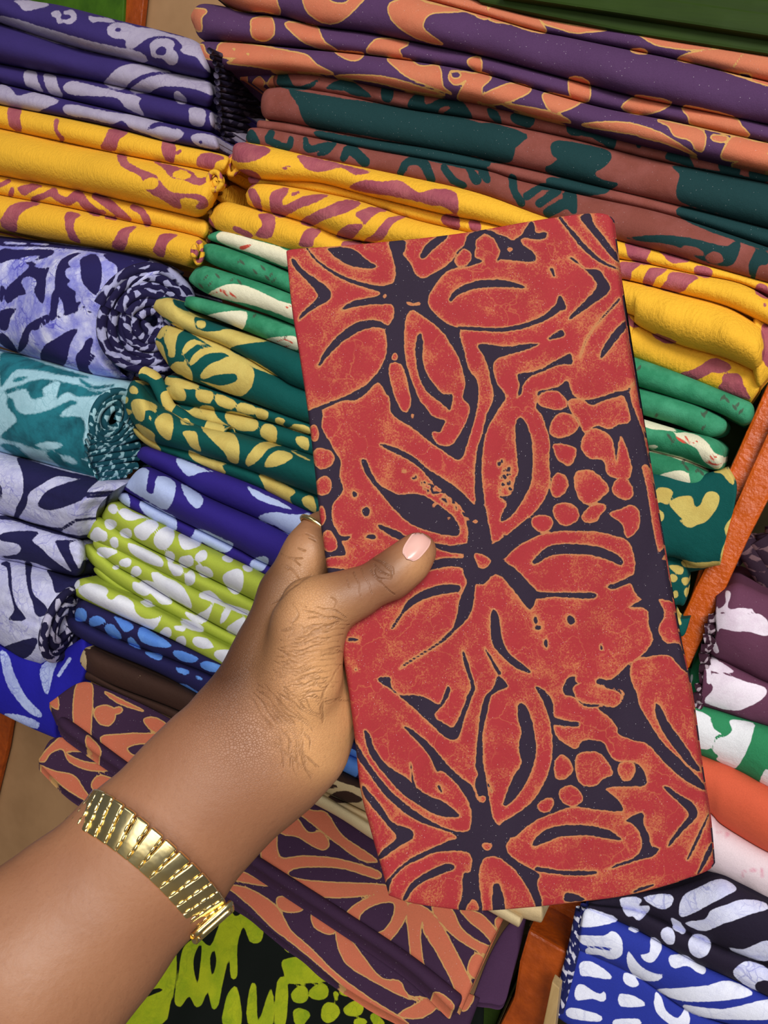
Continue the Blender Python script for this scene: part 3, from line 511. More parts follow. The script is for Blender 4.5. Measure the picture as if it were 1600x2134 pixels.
# --- green with cream leaves
P = Pat('C4').p('1095,70 1130,52 1200,70 1300,100 1450,150 1450,235 1300,175 1160,130 1100,100', '1050,370 1120,330 1200,320 1300,350 1400,400 1490,430 1490,500 1380,460 1250,420 1190,410 1150,400 1090,390', '1030,490 1100,465 1200,455 1250,470 1220,555 1150,520', '1340,605 1420,585 1500,590 1500,655')
P.frame('R1').p('530,1655 640,1670 800,1740 700,1740 560,1720', '780,1765 900,1760 1000,1800 1060,1860 1100,1920 1180,1960 1130,2050 1020,1990 960,1890 880,1840 820,1800', '575,1895 700,1915 900,1975 1080,2060 1080,2075 900,2000 700,1935 580,1910', '640,2130 700,2080 840,2060 900,2110 880,2180 640,2160').frame('R2').p('580,340 640,320 760,310 840,310 830,350 780,400 760,440 640,400 580,370').frame('R1').e((610, 1870, 40, 16))
Q = Pat('C4').p('1210,130 1275,118 1250,138 1220,148').s('1055,375,4 1100,360,3 1150,350,3', '1110,345,3 1150,380,4', '1160,365,6 1195,390,4', '1090,490,3 1070,510,6', '1400,610,4 1440,600,4 1480,620,3', '1430,640,4 1470,630,3', '1440,440,6 1470,432,5')
Q.frame('R1').s('790,1790,4 850,1830,12 900,1840,3', '870,1790,10 900,1840,4', '900,1850,3 960,1830,8', '1030,1990,4 1100,1960,10 1130,1930,3', '1040,2000,4 1110,2010,10 1160,2000,3', '1060,1950,10 1080,1920,3')
m_leaf = cloth('green_and_cream_leaf_print', (44, 128, 90), (232, 226, 196), jag=1.4, third=(214, 84, 66), fourth=(72, 62, 56), blotch=('base', (80, 168, 128), 0.6), weave=0.4)
Q3 = Pat('C4').s(*['%d,%d,2 %d,%d,7 %d,%d,2' % (x - 14, y + 16 * k, x, y, x + 12, y - 14 * k) for x, y, k in ((1205, 208, 1), (1225, 212, -1), (1370, 270, 1), (1350, 290, -1), (1385, 300, 1), (1290, 260, -1), (1040, 285, 1), (1015, 330, -1), (1060, 320, 1), (1210, 310, -1), (1170, 300, 1), (1100, 280, -1), (1285, 480, 1), (1330, 240, -1), (1440, 590, 1))])
Q3.frame('R1').s(*['%d,%d,3 %d,%d,13 %d,%d,3' % (x - 20, y + 26 * k, x, y, x + 18, y - 24 * k) for x, y, k in ((500, 1245, 1), (1165, 1480, 1), (1200, 1500, -1), (1280, 1540, 1), (1260, 1560, -1), (1310, 1590, 1), (1010, 1620, -1), (1030, 1600, 1), (1010, 1720, 1), (640, 1620, 1), (740, 1790, -1), (770, 1830, 1), (850, 1990, 1), (880, 2040, -1), (960, 2060, 1), (1000, 2080, -1))])
th = thing((420, 735), 0, 'emerald green cloth with cream and red leaf print, between the yellow and dark green cloths')
sheet('fold', th, '431,489 474,478 536,491 619,514 900,600 1100,668 1318,743 1410,776 1502,813 1578,844', '435,502 460,508 536,540 600,563 900,690 1100,740 1326,805 1410,831 1489,857 1560,892', shelf(0.0), m_leaf, P, rl=0.8, rr=0.4, pat2=Q, pat3=Q3)
sheet('fold', th, '414,520 437,507 516,530 602,567 900,695 1100,745 1328,807 1436,839 1486,860 1518,878', '418,535 437,549 516,580 602,610 900,740 1100,800 1339,865 1410,886 1470,910 1509,905', shelf(0.002), m_leaf, P, rl=0.8, rr=0.35, pat2=Q, pat3=Q3)
sheet('fold', th, '392,575 414,555 454,561 606,613 900,745 1100,800 1339,873 1410,894 1483,912 1513,933', '396,592 433,613 516,641 610,676 900,800 1100,860 1350,936 1423,957 1497,981 1509,952', shelf(-0.002), m_leaf, P, rl=0.8, rr=0.3, pat2=Q, pat3=Q3)
sheet('fold', th, '384,628 398,617 495,640 610,678 900,800 1100,866 1352,937 1425,956 1487,986', '384,640 454,666 536,700 619,734 900,860 1100,920 1363,1007 1414,1024 1470,1038 1483,1020', shelf(0.003), m_leaf, P, rl=0.8, rr=0.35, pat2=Q, pat3=Q3)
# --- dark green and sand
P = Pat('D3').p('265,120 310,90 430,75 440,120 520,170 620,200 600,240 640,320 760,330 860,310 1000,340 1150,400 1000,420 880,450 900,490 1060,560 1230,670 1040,600 900,530 760,460 600,360 440,260 300,180').me((0, 0, 1, 1)).s('640,270,26 660,275,24').ms('615,235,10 640,225,12 680,235,8').e((650, 278, 36, 32)).mp('600,225 640,222 680,240 620,250 615,280 640,310 650,320 615,310 598,260')
P.p('420,270 500,290 520,320 480,350 460,420 450,520 400,520 400,470 370,390 390,330', '345,300 400,280 360,370 330,385 300,350', '300,400 350,420 380,500 400,590 350,560 310,500 295,450', '500,510 530,430 600,390 700,440 620,430 560,470 520,510', '560,580 590,510 660,460 760,450 830,490 740,490 660,520 590,580', '640,670 700,590 790,550 870,520 1000,580 1050,630 1040,740 960,820 860,800 740,750 640,700 780,740 860,730 920,700 920,660 880,650 760,660 680,690', '420,590 470,560 530,570 580,640 580,710 500,660 430,640').e((533, 552, 14, 14), (570, 572, 14, 10))
P.p('150,700 190,640 330,630 400,680 380,720 340,720 370,760 350,800 380,850 350,880 310,830 270,780 200,730', '375,680 500,690 640,740 560,770 380,730', '350,780 400,755 520,765 530,850 450,850 380,820', '620,775 740,790 720,870 620,850', '770,800 910,860 880,920 770,880', '950,870 1060,900 1050,960 920,930', '1080,910 1160,940 1140,1000 1070,980', '1225,980 1290,1000 1270,1040 1320,1060 1360,1030 1460,1050 1460,1110 1230,1030')
P.p('375,880 450,870 500,910 560,930 620,900 680,990 690,1020 600,1030 520,1010 440,950 380,920', '640,900 740,900 760,960 820,1020 900,1070 800,1050 700,1010', '840,940 960,950 1080,1010 1060,1080 940,1080 850,1020', '1130,1030 1220,1060 1210,1170 1100,1120', '1370,1130 1460,1140 1460,1230 1380,1190', '500,1000 540,1030 600,1040 540,1040 500,1030')
P.p('120,870 170,840 260,860 320,900 290,930 230,930 220,1000 180,1010 140,960', '300,1010 340,960 400,950 440,1000 420,1150 350,1120 310,1060', '510,1090 610,1090 630,1170 650,1240 580,1210 540,1150', '650,1050 740,1050 860,1090 920,1130 940,1220 930,1330 860,1310 830,1250 760,1180 700,1120', '1000,1350 990,1300 1050,1210 1130,1165 1240,1190 1160,1220 1100,1290 1040,1340', '1130,1350 1160,1280 1240,1230 1350,1270 1280,1330 1180,1360').e((140, 775, 32, 32), (82, 850, 18, 24), (95, 940, 26, 26), (265, 985, 12, 18), (300, 935, 16, 10))
P.p('120,1110 160,1030 250,1070 300,1110 300,1160 350,1240 230,1190 140,1130', '560,1230 700,1290 840,1330 810,1350 830,1410 600,1310', '1100,1410 1360,1530 1320,1590 1340,1650 1160,1550 1120,1480', '1420,1590 1500,1580 1520,1700 1430,1650', '1330,1230 1470,1300 1470,1310 1380,1270')
P.frame('R2').p('590,440 650,410 720,440 700,500 670,540 620,520 590,560 650,600 640,660 590,640', '700,520 760,480 850,475 870,500 880,560 920,540 960,460 1010,440 1060,470 1050,550 980,650 900,690 830,710 760,650 800,660 740,600 700,550', '1050,270 1100,255 1160,330 1170,390 1130,370 1080,310 1020,300', '1140,650 1165,640 1130,780 1100,720', '1110,820 1130,880 1100,960 1070,950 1080,880', '790,950 900,970 1060,960 1070,990 930,1010 800,1000', '690,990 790,1000 790,1050 740,1050').e((722, 1085, 28, 32), (810, 1105, 26, 34), (735, 1205, 24, 30), (820, 1190, 18, 36)).s('745,1330,10 770,1420,12')
m_sand = cloth('dark_green_and_sand_batik', (0, 78, 74), (208, 186, 102), jag=1.2, weave=0.35, blotch=('motif', (190, 160, 80), 0.6))
th = thing((330, 1070), 0, 'dark teal green cloth with sand coloured motifs, middle of the right pile')
sheet('fold', th, '315,633 330,621 359,622 412,662 619,734 900,860 1100,930', '318,644 371,683 474,724 577,784 640,815 900,900 1100,985', shelf(-0.004), m_sand, P, rl=0.85, rr=0, depth=.1)
sheet('fold', th, '322,700 342,674 371,683 474,724 577,784 640,815 900,905 1100,985', '326,728 359,773 412,798 495,827 577,858 640,880 900,960 1100,1040', shelf(-0.002), m_sand, P, rl=0.85, rr=0, bul=0.9)
sheet('fold', th, '338,800 352,780 412,800 495,830 577,858 640,880 900,970 1100,1050', '338,824 380,843 516,868 643,905 900,1000 1100,1070', shelf(0.004), m_sand, P, rl=0.8, rr=0)
sheet('fold', th, '345,845 390,842 516,868 643,905 900,1000 1100,1075', '360,866 412,882 495,905 645,951 900,1040 1100,1100', shelf(0.010), m_sand, P, rl=0.7, rr=0)
sheet('outer_fold', th, '258,800 280,778 320,830 400,880 495,905 645,951 900,1040 1100,1100', '262,880 290,908 330,925 412,946 507,975 648,1028 900,1120 1100,1180', shelf(-0.008), m_sand, P, rl=0.8, rr=0)
sheet('fold', th, '272,885 330,922 412,943 507,972 648,1025 900,1118 1100,1180', '286,914 330,940 412,969 536,1015 656,1072 900,1160 1100,1230', shelf(0.0), m_sand, P, rl=0.7, rr=0)
# twisted inner roll at the left end
tubepts = at_plane(np.array([[300, 778], [322, 790], [338, 820], [352, 850], [378, 868], [400, 884], [440, 895], [480, 905.]]), *shelf(-0.008))
tb = tube('twisted_fold', th, catmull(tubepts, False, 6), 0.0085, m_sand, 14, 1.0, seed=77, sc=60)
# right end, bulging out of the pile
sheet('outer_fold', th, '1240,990 1360,985 1440,990 1488,982 1514,975', '1260,1190 1390,1160 1450,1182 1500,1178', shelf(-0.004), m_sand, P, right='1514,975 1532,1012 1528,1060 1512,1120 1500,1178', rl=0.1, bul=0.5, p=3)
sheet('fold', th, '1300,1150 1390,1150 1440,1162 1495,1160', '1300,1190 1400,1195 1450,1190 1500,1176', shelf(0.012), m_sand, P, rl=0.1, rr=0.3)
sheet('hanging_end', th, '1340,1150 1395,1162 1426,1170 1436,1196', '1340,1290 1405,1262 1424,1262 1432,1240', shelf(0.004), m_sand, P, rl=0.1, rr=0.2, bul=0.4, depth=0.02)
sheet('hanging_end', th, '1350,1260 1400,1268 1415,1288 1438,1288', '1350,1320 1405,1325 1425,1324 1436,1294', shelf(0.006), m_sand, P, rl=0.1, rr=0.2, bul=0.4, depth=0.02)
# --- indigo and sky
P = Pat('D3').p('465,1290 560,1320 700,1380 750,1390 640,1400 560,1430 520,1400 480,1350', '1000,1500 1100,1550 1250,1620 1340,1680 1150,1630 1050,1580', '1080,1740 1200,1700 1380,1720 1480,1710 1430,1830 1200,1800')
P.frame('D2').p('890,240 940,190 960,130 1060,125 1060,200 1050,290 1100,300 1130,180 1260,230 1200,420 1050,350 950,290', '1300,235 1446,320 1446,390 1400,410 1340,340', '840,320 880,305 920,310 930,400 850,350', '1000,370 1040,360 1150,420 1260,480 1250,580 1100,500 1020,430', '1370,610 1446,560 1446,660 1380,630')
P.frame('C5').p('980,520 1010,490 1150,550 1180,570 1140,610 1060,580', '1260,670 1310,630 1360,645 1320,705', '1310,430 1380,410 1500,420 1560,440 1480,520 1400,480')
m_sky = cloth('indigo_and_sky_batik', (44, 30, 122), (178, 192, 232), jag=1.8, crackle=0.2, ccol=(120, 130, 200), weave=0.2)
th = thing((300, 1190), 0, 'indigo cloth with pale sky blue shapes, between the sand patterned and lime cloths')
sheet('fold', th, '287,938 310,931 412,967 536,1013 656,1070 900,1170 1100,1240', '284,956 350,990 433,1036 536,1081 640,1130 900,1230 1100,1300', shelf(0.0), m_sky, P, rl=0.7, rr=0)
sheet('fold', th, '258,1012 297,974 350,990 433,1036 536,1081 640,1130 900,1235 1100,1310', '258,1022 330,1061 412,1102 495,1143 570,1182 900,1330 1100,1390', shelf(-0.003), m_sky, P, rl=0.8, rr=0)
sheet('fold', th, '243,1032 262,1026 330,1061 412,1102 495,1143 570,1182 900,1330 1100,1390', '250,1046 268,1060 371,1109 454,1150 545,1198 900,1370 1100,1430', shelf(0.002), m_sky, P, rl=0.8, rr=0)
# --- lime and white
P = Pat('D2').p('850,430 900,410 960,440 1060,480 1010,480 940,500 880,480', '960,560 1010,520 1080,490 1140,530 1080,600 1040,640 980,620', '1100,630 1140,570 1200,540 1250,580 1240,650 1180,710 1120,690', '1280,600 1360,620 1440,670 1380,700 1320,700', '570,530 620,470 680,430 740,420 680,450 640,500', '920,660 1040,700 1160,770 1160,830 1050,800 940,730', '1200,790 1290,840 1300,890 1240,890', '1330,880 1400,890 1380,960 1330,940', '700,700 760,690 850,720 800,750 760,770 700,740', '1085,870 1180,900 1300,960 1360,1060 1370,1130 1250,1060 1130,980', '950,940 1010,950 1080,1000 1040,1040 960,1000', '1000,940 1100,940 1240,1080 1160,1100 1100,1040', '1020,1060 1090,1080 1080,1130 1010,1090', '560,1000 620,950 720,960 780,1000 760,1040 800,1070 860,1030 950,1080 970,1150 1030,1200 1110,1200 1160,1180 1100,1280 960,1230 800,1150 620,1060', '500,990 560,920 570,960 530,1000', '1300,1200 1446,1250 1446,1300 1320,1260', '1330,1150 1446,1200 1446,1240 1350,1200')
P.e((810, 415, 38, 34), (792, 525, 42, 42), (905, 590, 45, 36, 40), (695, 600, 48, 52), (820, 655, 34, 38), (745, 612, 26, 40), (900, 800, 42, 36), (975, 865, 40, 38), (1220, 755, 42, 34, 30), (1345, 790, 46, 44), (1430, 760, 30, 40), (1190, 1305, 42, 42), (1290, 1272, 42, 22, 10), (1300, 1365, 40, 38), (1420, 1365, 36, 40), (830, 835, 24, 18), (1430, 840, 30, 26)).mp('1050,1130 1080,1120 1110,1150 1090,1180 1050,1170')
P.frame('C5').p('900,530 930,510 1000,560 960,590 920,590', '1130,720 1200,690 1230,720 1220,800 1180,820 1130,760', '1000,830 1060,800 1130,860 1250,900 1250,930 1100,870', '770,730 800,710 900,790 970,880 900,860 820,800', '980,960 1000,920 1040,900 1080,860 1060,920 1040,960', '1110,970 1130,900 1170,890 1140,950', '1140,1000 1200,950 1240,940 1220,1030', '985,1050 1040,1040 1080,1090 1000,1090', '1080,1130 1110,1100 1180,1110 1160,1180').e((1020, 625, 28, 28), (940, 655, 34, 34), (1040, 710, 40, 26, 30), (1150, 640, 30, 18), (890, 690, 40, 22, 30), (960, 740, 26, 40), (1250, 690, 30, 14, 20))
m_lime = cloth('lime_and_white_print', (172, 186, 66), (226, 226, 234), jag=0.9, weave=0.2, blotch=('motif', (206, 206, 220), 0.7))
th = thing((170, 1230), 0, 'lime green and white spotted cloth in the lower right pile')
sheet('fold', th, '212,1064 231,1043 289,1069 412,1131 545,1193 800,1330 1000,1420', '212,1090 289,1131 371,1172 520,1246 800,1390 1000,1480', shelf(-0.004), m_lime, P, rl=0.85, rr=0)
sheet('fold', th, '163,1096 190,1072 214,1080 289,1131 371,1172 520,1246 800,1390 1000,1480', '172,1116 206,1134 289,1170 412,1231 515,1280 800,1430 1000,1510', shelf(-0.001), m_lime, P, rl=0.8, rr=0)
sheet('fold', th, '196,1118 230,1132 289,1166 412,1228 515,1280 800,1430 1000,1510', '192,1140 240,1178 290,1206 371,1256 505,1330 800,1470 1000,1560', shelf(-0.002), m_lime, P, rl=0.7, rr=0)
sheet('fold', th, '171,1138 184,1132 240,1176 290,1206 371,1256 505,1330 800,1470', '175,1162 247,1218 371,1288 490,1350 800,1500', shelf(0.006), m_lime, P, rl=0.7, rr=0)
sheet('fold', th, '194,1180 210,1182 260,1222 371,1285 490,1346 800,1500', '196,1194 247,1232 371,1296 490,1358 800,1510', shelf(0.012), m_lime, P, rl=0.7, rr=0)
sheet('fold', th, '142,1226 165,1207 198,1211 322,1267 487,1352 800,1510', '144,1236 206,1265 330,1319 412,1360 478,1393 800,1550', shelf(-0.003), m_lime, P, rl=0.8, rr=0)
# --- navy with blue cells
P = Pat('D2').p('545,1140 580,1125 620,1150 610,1220 540,1210', '640,1210 690,1180 760,1215 710,1250 650,1255', '750,1260 800,1240 850,1290 870,1350 780,1320', '820,1185 960,1250 900,1300 850,1240', '990,1290 1020,1260 1100,1300 1230,1390 1180,1410 1060,1390 1000,1350', '915,1350 950,1340 1010,1420 930,1390', '1240,1450 1270,1430 1420,1480 1380,1520 1290,1500', '1040,1440 1160,1460 1150,1500 1080,1480', '1270,1555 1350,1570 1350,1600 1280,1590', '1390,1615 1446,1620 1446,1650', '1250,1680 1320,1670 1446,1750 1446,1820 1360,1760 1280,1730')
P.frame('C5').p('1010,1170 1060,1160 1140,1195 1100,1215 1030,1200', '880,1110 930,1110 990,1150 930,1160', '890,1190 950,1210 930,1230').frame('L5').p('600,90 660,20 700,60 690,130 650,150 600,130', '540,130 600,150 700,190 700,210 560,150')
m_cells = cloth('navy_and_blue_cell_print', (30, 26, 74), (84, 132, 214), jag=1.4, weave=0.25, blotch=('motif', (110, 160, 232), 0.6))
th = thing((150, 1400), 0, 'navy cloth with bright blue cells, below the lime cloth')
sheet('fold', th, '150,1266 172,1250 206,1263 322,1317 487,1395 680,1515 900,1620', '150,1288 247,1332 371,1380 470,1424 680,1550 900,1650', shelf(0.0), m_cells, P, rl=0.7, rr=0)
sheet('fold', th, '130,1284 150,1284 247,1332 371,1380 470,1424 680,1550 900,1650', '136,1312 206,1350 330,1402 440,1462 680,1590 900,1700', shelf(-0.003), m_cells, P, rl=0.8, rr=0)
# --- dark brown / beige
P = Pat('L5').p('440,215 470,190 540,140 620,160 740,220 760,420 600,330 500,270', '1230,690 1300,680 1470,670 1480,750 1440,760 1360,750 1380,780 1300,750').mp('520,165 560,160 610,180 560,190 530,200', '560,240 600,200 660,200 710,230 690,245', '610,300 680,310 720,330 720,360 640,330', '450,225 490,230 505,262 470,240')
P.frame('').s('160,1350,6 175,1370,5 172,1402,6 166,1410,5')
P.frame('D2').s('580,1400,12 640,1405,14', '575,1500,16 600,1440,12', '580,1610,16 590,1580,12', '980,1630,5 1000,1610,5')
m_brown = cloth('dark_brown_and_beige_print', (58, 36, 28), (206, 180, 136), jag=1.4, weave=0.3)
th = thing((170, 1450), 0, 'dark brown cloth with a beige leafy end, above the lowest purple cloth')
P.nofill = True
sheet('fold', th, '163,1362 184,1346 247,1374 371,1426 440,1462 680,1590 780,1640', '166,1396 247,1432 371,1480 460,1530 640,1630 780,1700', shelf(-0.004), m_brown, P, rl=0.7, rr=0)
sheet('fold', th, '164,1400 190,1400 247,1432 371,1480 460,1530 640,1630 780,1700 900,1760 1040,1850 1134,1884', '172,1412 247,1447 330,1484 420,1530 620,1650 780,1730 900,1800 1060,1900 1132,1925', shelf(0.0), m_brown, P, rl=0.3, rr=0.2)
sheet('inner_fold', th, '600,1636 660,1650 780,1720 900,1790 1020,1870 1088,1912', '600,1648 700,1700 780,1752 900,1825 1000,1888 1082,1934', shelf(-0.012), cloth('beige_cloth', (206, 184, 142), (80, 60, 44), jag=1), None, rl=0.3, rr=0.2)
# --- big purple and orange cloth at the bottom
P0 = at_plane(np.array([[600., 1640.]]), *shelf(0.0))[0]; NB = _n([0, -0.72, 0.70])
def low(off=0.0, n=NB): return (P0 + n * off, n)
P = Pat('L4').p('370,170 430,170 440,230 430,400 430,490 410,440 360,380 350,290', '480,430 560,415 700,410 900,430 900,580 700,600 600,590 520,500', '500,210 600,260 680,300 560,260', '690,340 740,335 800,370 810,390 740,400 700,370', '235,262 270,230 275,290', '415,420 440,440 475,480 470,520 415,470').e((500, 320, 54, 42, 5), (555, 300, 30, 12, -20)).mp('600,480 660,455 740,460 820,480 740,510 650,520')
P.p('190,530 250,460 330,410 420,480 400,500 480,530 520,580 420,580 330,540 300,480 240,500 210,540', '185,560 260,590 350,610 400,680 440,740 330,680 230,600', '440,640 480,610 560,640 600,700 520,700 450,680').mp('310,500 360,490 430,500 520,520 500,550 400,545')
P.frame('L5').p('360,310 430,305 480,370 540,370 570,420 540,440 480,410 440,385 370,370', '300,330 350,320 360,470 460,470 600,480 770,530 770,560 640,520 520,510 420,520 400,550 470,570 600,580 800,590 800,620 600,640 480,620 400,570 340,520 290,470', '400,250 500,280 560,290 620,380 720,450 770,490 700,480 600,410 500,330', '650,760 650,700 720,650 800,620 870,640 900,680 880,740 840,800 780,850 730,830 740,800 800,780 840,720 840,660 760,670 700,710 690,770')
P.mp('0,0 1,0 1,1').p('900,670 980,690 1040,760 1090,850 1140,950 1175,1040 1140,1110 1110,1090 1100,1030 1060,940 1010,850 970,790 960,730 950,800 960,900 990,1000 1040,1060 960,1010 920,920 905,800', '1000,680 1080,690 1120,770 1200,830 1280,860 1260,890 1150,840 1060,770', '1120,690 1200,710 1260,770 1290,830 1260,840 1220,790 1160,740').me((978, 812, 10, 14)).e((1190, 930, 38, 50, -20), (1290, 750, 26, 30)).p('550,690 590,680 610,720 600,780 560,790 510,760 500,710')
P.p('150,520 200,530 260,560 320,590 240,580 160,560', '140,590 220,600 300,640 360,690 410,780 500,860 600,960 750,1070 900,1168 760,1168 660,1040 540,930 420,830 340,770 260,690 180,620', '360,640 420,650 460,690 400,700 360,680', '600,780 660,820 720,900 790,980 860,990 960,1060 1040,1070 960,1140 860,1130 960,1070 900,1060 780,1000 640,910').mp('800,960 840,950 830,990', '870,980 920,1000 960,1050 900,1050')
P.p('990,1050 1030,1040 1090,1090 1060,1120 990,1080')
m_purple2 = cloth('purple_and_terracotta_batik', (54, 30, 56), (184, 100, 72), halo=(208, 158, 92), hw=2.0, jag=1.0, speck=0.4, blotch=('motif', (190, 98, 72), 0.6))
th = thing((600, 1800), -0.03, 'large purple and terracotta batik cloth sticking out at the bottom of the right pile')
dz = _n([0, 0.2, -1])
sheet('lower_flap', th, '80,1582 130,1536 300,1610 500,1780 700,1890 900,2030 1000,2080', '82,1592 140,1650 200,1690 300,1762 460,1862 600,1968 720,2060 860,2140 960,2190', low(-0.022), m_purple2, P, bm_=0.004, p=4, depth=0.010, disp=NB, back=dz, rl=0.02, rr=0)
sheet('side_flap', th, '985,2078 1020,1990 1060,1925 1098,1905', '985,2088 1020,2092 1050,2092 1066,2040', low(-0.026), cloth('plain_purple_cloth', (66, 38, 68), (60, 36, 60)), None, bm_=0.003, p=4, depth=0.006, disp=NB, back=dz, right='1098,1905 1086,1965 1066,2040', rl=0, rr=0)
sheet('upper_flap', th, '103,1464 165,1423 215,1432 330,1484 460,1560 640,1660 800,1740 1052,1908', '118,1500 200,1560 271,1612 400,1700 515,1785 700,1905 860,2010 962,2104', low(0.0), m_purple2, P, bm_=0.004, p=4, depth=0.008, disp=NB, back=dz, right='1052,1908 1015,1980 985,2050 962,2104', rl=0.02, rr=0)
sheet('rolled_edge', th, '118,1496 145,1500 271,1592 400,1680 515,1768 700,1886 860,1992 968,2078', '126,1514 140,1530 271,1622 400,1712 508,1794 690,1914 850,2022 946,2112', low(0.004), m_purple2, Pat('L4').p('415,420 440,440 475,480 470,520 415,470').frame('L5').p('990,1050 1030,1040 1090,1090 1060,1120 990,1080'), bul=0.9, depth=0.012, disp=NB, back=dz, rl=0.8, rr=0.3)
# --- black and lime, bottom
P = Pat('L4').p('560,1792 610,1720 700,1650 740,1560 760,1480 830,1420 840,1560 810,1700 770,1792', '880,1420 940,1380 1000,1420 1040,1330 1080,1230 1120,1280 1170,1260 1250,1330 1240,1400 1190,1400 1160,1330 1130,1420 1130,1560 1100,1570 1090,1480 1060,1600 1040,1700 1010,1720 990,1640 960,1700 930,1710 900,1660 860,1710 830,1680 850,1560 860,1480', '1090,1640 1130,1620 1150,1792 1060,1792 1070,1700', '1190,1620 1220,1610 1230,1780 1290,1620 1300,1792 1180,1792', '1320,1590 1370,1590 1360,1792 1310,1792', '1350,1500 1500,1470 1560,1540 1560,1590 1370,1580 1360,1540', '1350,1420 1430,1410 1400,1450')
P.mp('940,1430 960,1420 955,1500 940,1600 920,1500', '1000,1480 1020,1440 1030,1500 1010,1560', '760,1620 600,1660 640,1680 760,1640').e((1430, 1660, 38, 36), (1430, 1770, 36, 28), (1520, 1640, 36, 34), (1570, 1730, 34, 34), (1600, 1650, 14, 14))
P.frame('L5').p('380,840 420,835 440,860 400,870', '380,900 520,890 600,960 560,990 400,1000 385,960').e((450, 1045, 34, 38), (530, 1035, 40, 36), (455, 1130, 34, 30), (575, 1120, 42, 40), (650, 1030, 32, 26), (675, 1105, 40, 34), (600, 1065, 8, 8), (700, 1160, 30, 16)).s('760,1140,18 780,1168,22')
m_bl = cloth('black_and_lime_batik', (8, 13, 9), (152, 160, 24), jag=0.6, weave=0.1, blotch=('motif', (116, 140, 18), 0.8), crackle=0.3, ccol=(60, 90, 20), rough=0.8, spec=0.12)
th = thing((500, 2100), -0.05, 'black and lime yellow patterned cloth lying lowest, beside the forearm', 'spread_cloth')
sheet('cloth_surface', th, '100,1900 300,1850 500,1830 700,1900 900,2000 1010,2100', '60,2260 300,2280 500,2290 700,2290 900,2260 1000,2240', low(-0.052, _n([0, -0.6, 0.8])), m_bl, P, bm_=0.003, p=6, depth=0.008, disp=_n([0, -0.6, 0.8]), back=dz, rl=0.02, rr=0.02, wob=0.0008)
# ================= right compartment
P = Pat('D4').p('490,1130 530,1180 480,1190 480,1130', '560,990 600,1000 600,1060 580,1110 600,1150 700,1140 800,1150 800,1180 700,1190 600,1190 500,1160 560,1100', '480,1190 560,1190 640,1170 760,1200 850,1190 939,1260 939,1385 760,1350 650,1350 520,1320 490,1350 470,1270', '440,1730 560,1730 760,1800 920,1850 910,1930 820,1990 680,2050 560,2040 450,2010 370,1970 450,1860 430,1790', '430,1590 500,1610 640,1710 440,1700').s('378,1540,22 385,1660,22', '350,1280,20 440,1280,20', '450,1440,22 480,1520,22', '410,1680,18 415,1800,18')
m_maroon = cloth('maroon_and_white_tie_dye', (100, 56, 80), (240, 228, 240), jag=1.4, weave=0.2, blotch=('motif', (214, 190, 210), 0.7), speck=0.3)
th = thing((1540, 1500), 0.02, 'maroon and white cloth in the right compartment, beyond the orange upright')
P.nofill = True
sheet('fold', th, '1492,1236 1530,1214 1560,1222 1600,1240 1680,1260', '1478,1360 1500,1376 1550,1400 1600,1424 1680,1450', shelf(0.025), m_maroon, P, left='1492,1236 1490,1280 1492,1320 1478,1360', rr=0, bul=0.6, wob=0.001)
sheet('fold', th, '1470,1372 1500,1376 1550,1400 1600,1424 1680,1450', '1456,1470 1500,1482 1537,1494 1600,1513 1680,1535', shelf(0.02), m_maroon, P, left='1470,1372 1466,1400 1462,1440 1456,1470', rr=0, bul=0.7)
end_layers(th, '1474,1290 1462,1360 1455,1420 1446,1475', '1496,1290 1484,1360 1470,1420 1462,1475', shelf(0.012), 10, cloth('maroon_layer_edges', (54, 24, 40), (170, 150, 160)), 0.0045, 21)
th = thing((1560, 1150), 0.1, 'crumpled dark plum cloth in shadow, above the maroon and white one', 'crumpled_cloth')
m_dk = cloth('dark_plum_print', (44, 26, 42), (104, 78, 84), jag=2.5)
for i in range(9):
    a = i / 8.0; c = np.array([[1500 + 20 * i, 1180 - 14 * i], [1540 + 14 * i, 1130 + 4 * i], [1590 + 14 * i, 1190 + 8 * i], [1640 + 10 * i, 1270 + 6 * i]], float)
    W = at_plane(c, *shelf(0.07 + 0.006 * (i % 4))); tube('crumple', th, catmull(W, False, 8), 0.011, m_dk, 10, 0.8, seed=i + 60, sc=20)
P = Pat('R3').p('1100,0 1210,0 1240,60 1290,95 1250,110 1220,190 1130,185 1110,100', '1350,0 1500,20 1500,80 1460,200 1380,325 1260,270 1270,240 1230,200 1260,130 1320,110 1360,70', '1560,370 1600,330 1640,460 1550,430').frame('D4').p('245,2040 380,2080 430,2134 250,2134').s('245,1850,6 262,1740,10', '325,1510,10 340,1620,8')
m_gw = cloth('green_and_white_print', (46, 134, 88), (232, 232, 236), jag=1.4, weave=0.35)
th = thing((1540, 1640), 0.02, 'green and white print cloth in the right compartment, under the maroon one')
P.nofill = True
sheet('fold', th, '1380,1440 1455,1468 1500,1482 1537,1494 1600,1513 1680,1535', '1380,1545 1453,1573 1537,1608 1600,1642 1680,1676', shelf(0.02), m_gw, P, rl=0, rr=0, bul=0.9)
sheet('hanging_end', th, '1436,1400 1452,1370 1464,1340', '1430,1490 1450,1500 1466,1480', shelf(0.05), m_gw, P, rl=0.1, rr=0.1, depth=0.05, bul=0.5)
m_coral = cloth('plain_coral_cloth', (212, 92, 62), (214, 90, 60), weave=0.2)
th = thing((1540, 1760), 0.02, 'plain coral orange cloth in the right compartment')
sheet('fold', th, '1380,1540 1453,1570 1537,1604 1600,1638 1680,1672', '1380,1640 1470,1688 1500,1716 1550,1748 1600,1776 1680,1812', shelf(0.018), m_coral, None, rl=0, rr=0, bul=0.9)
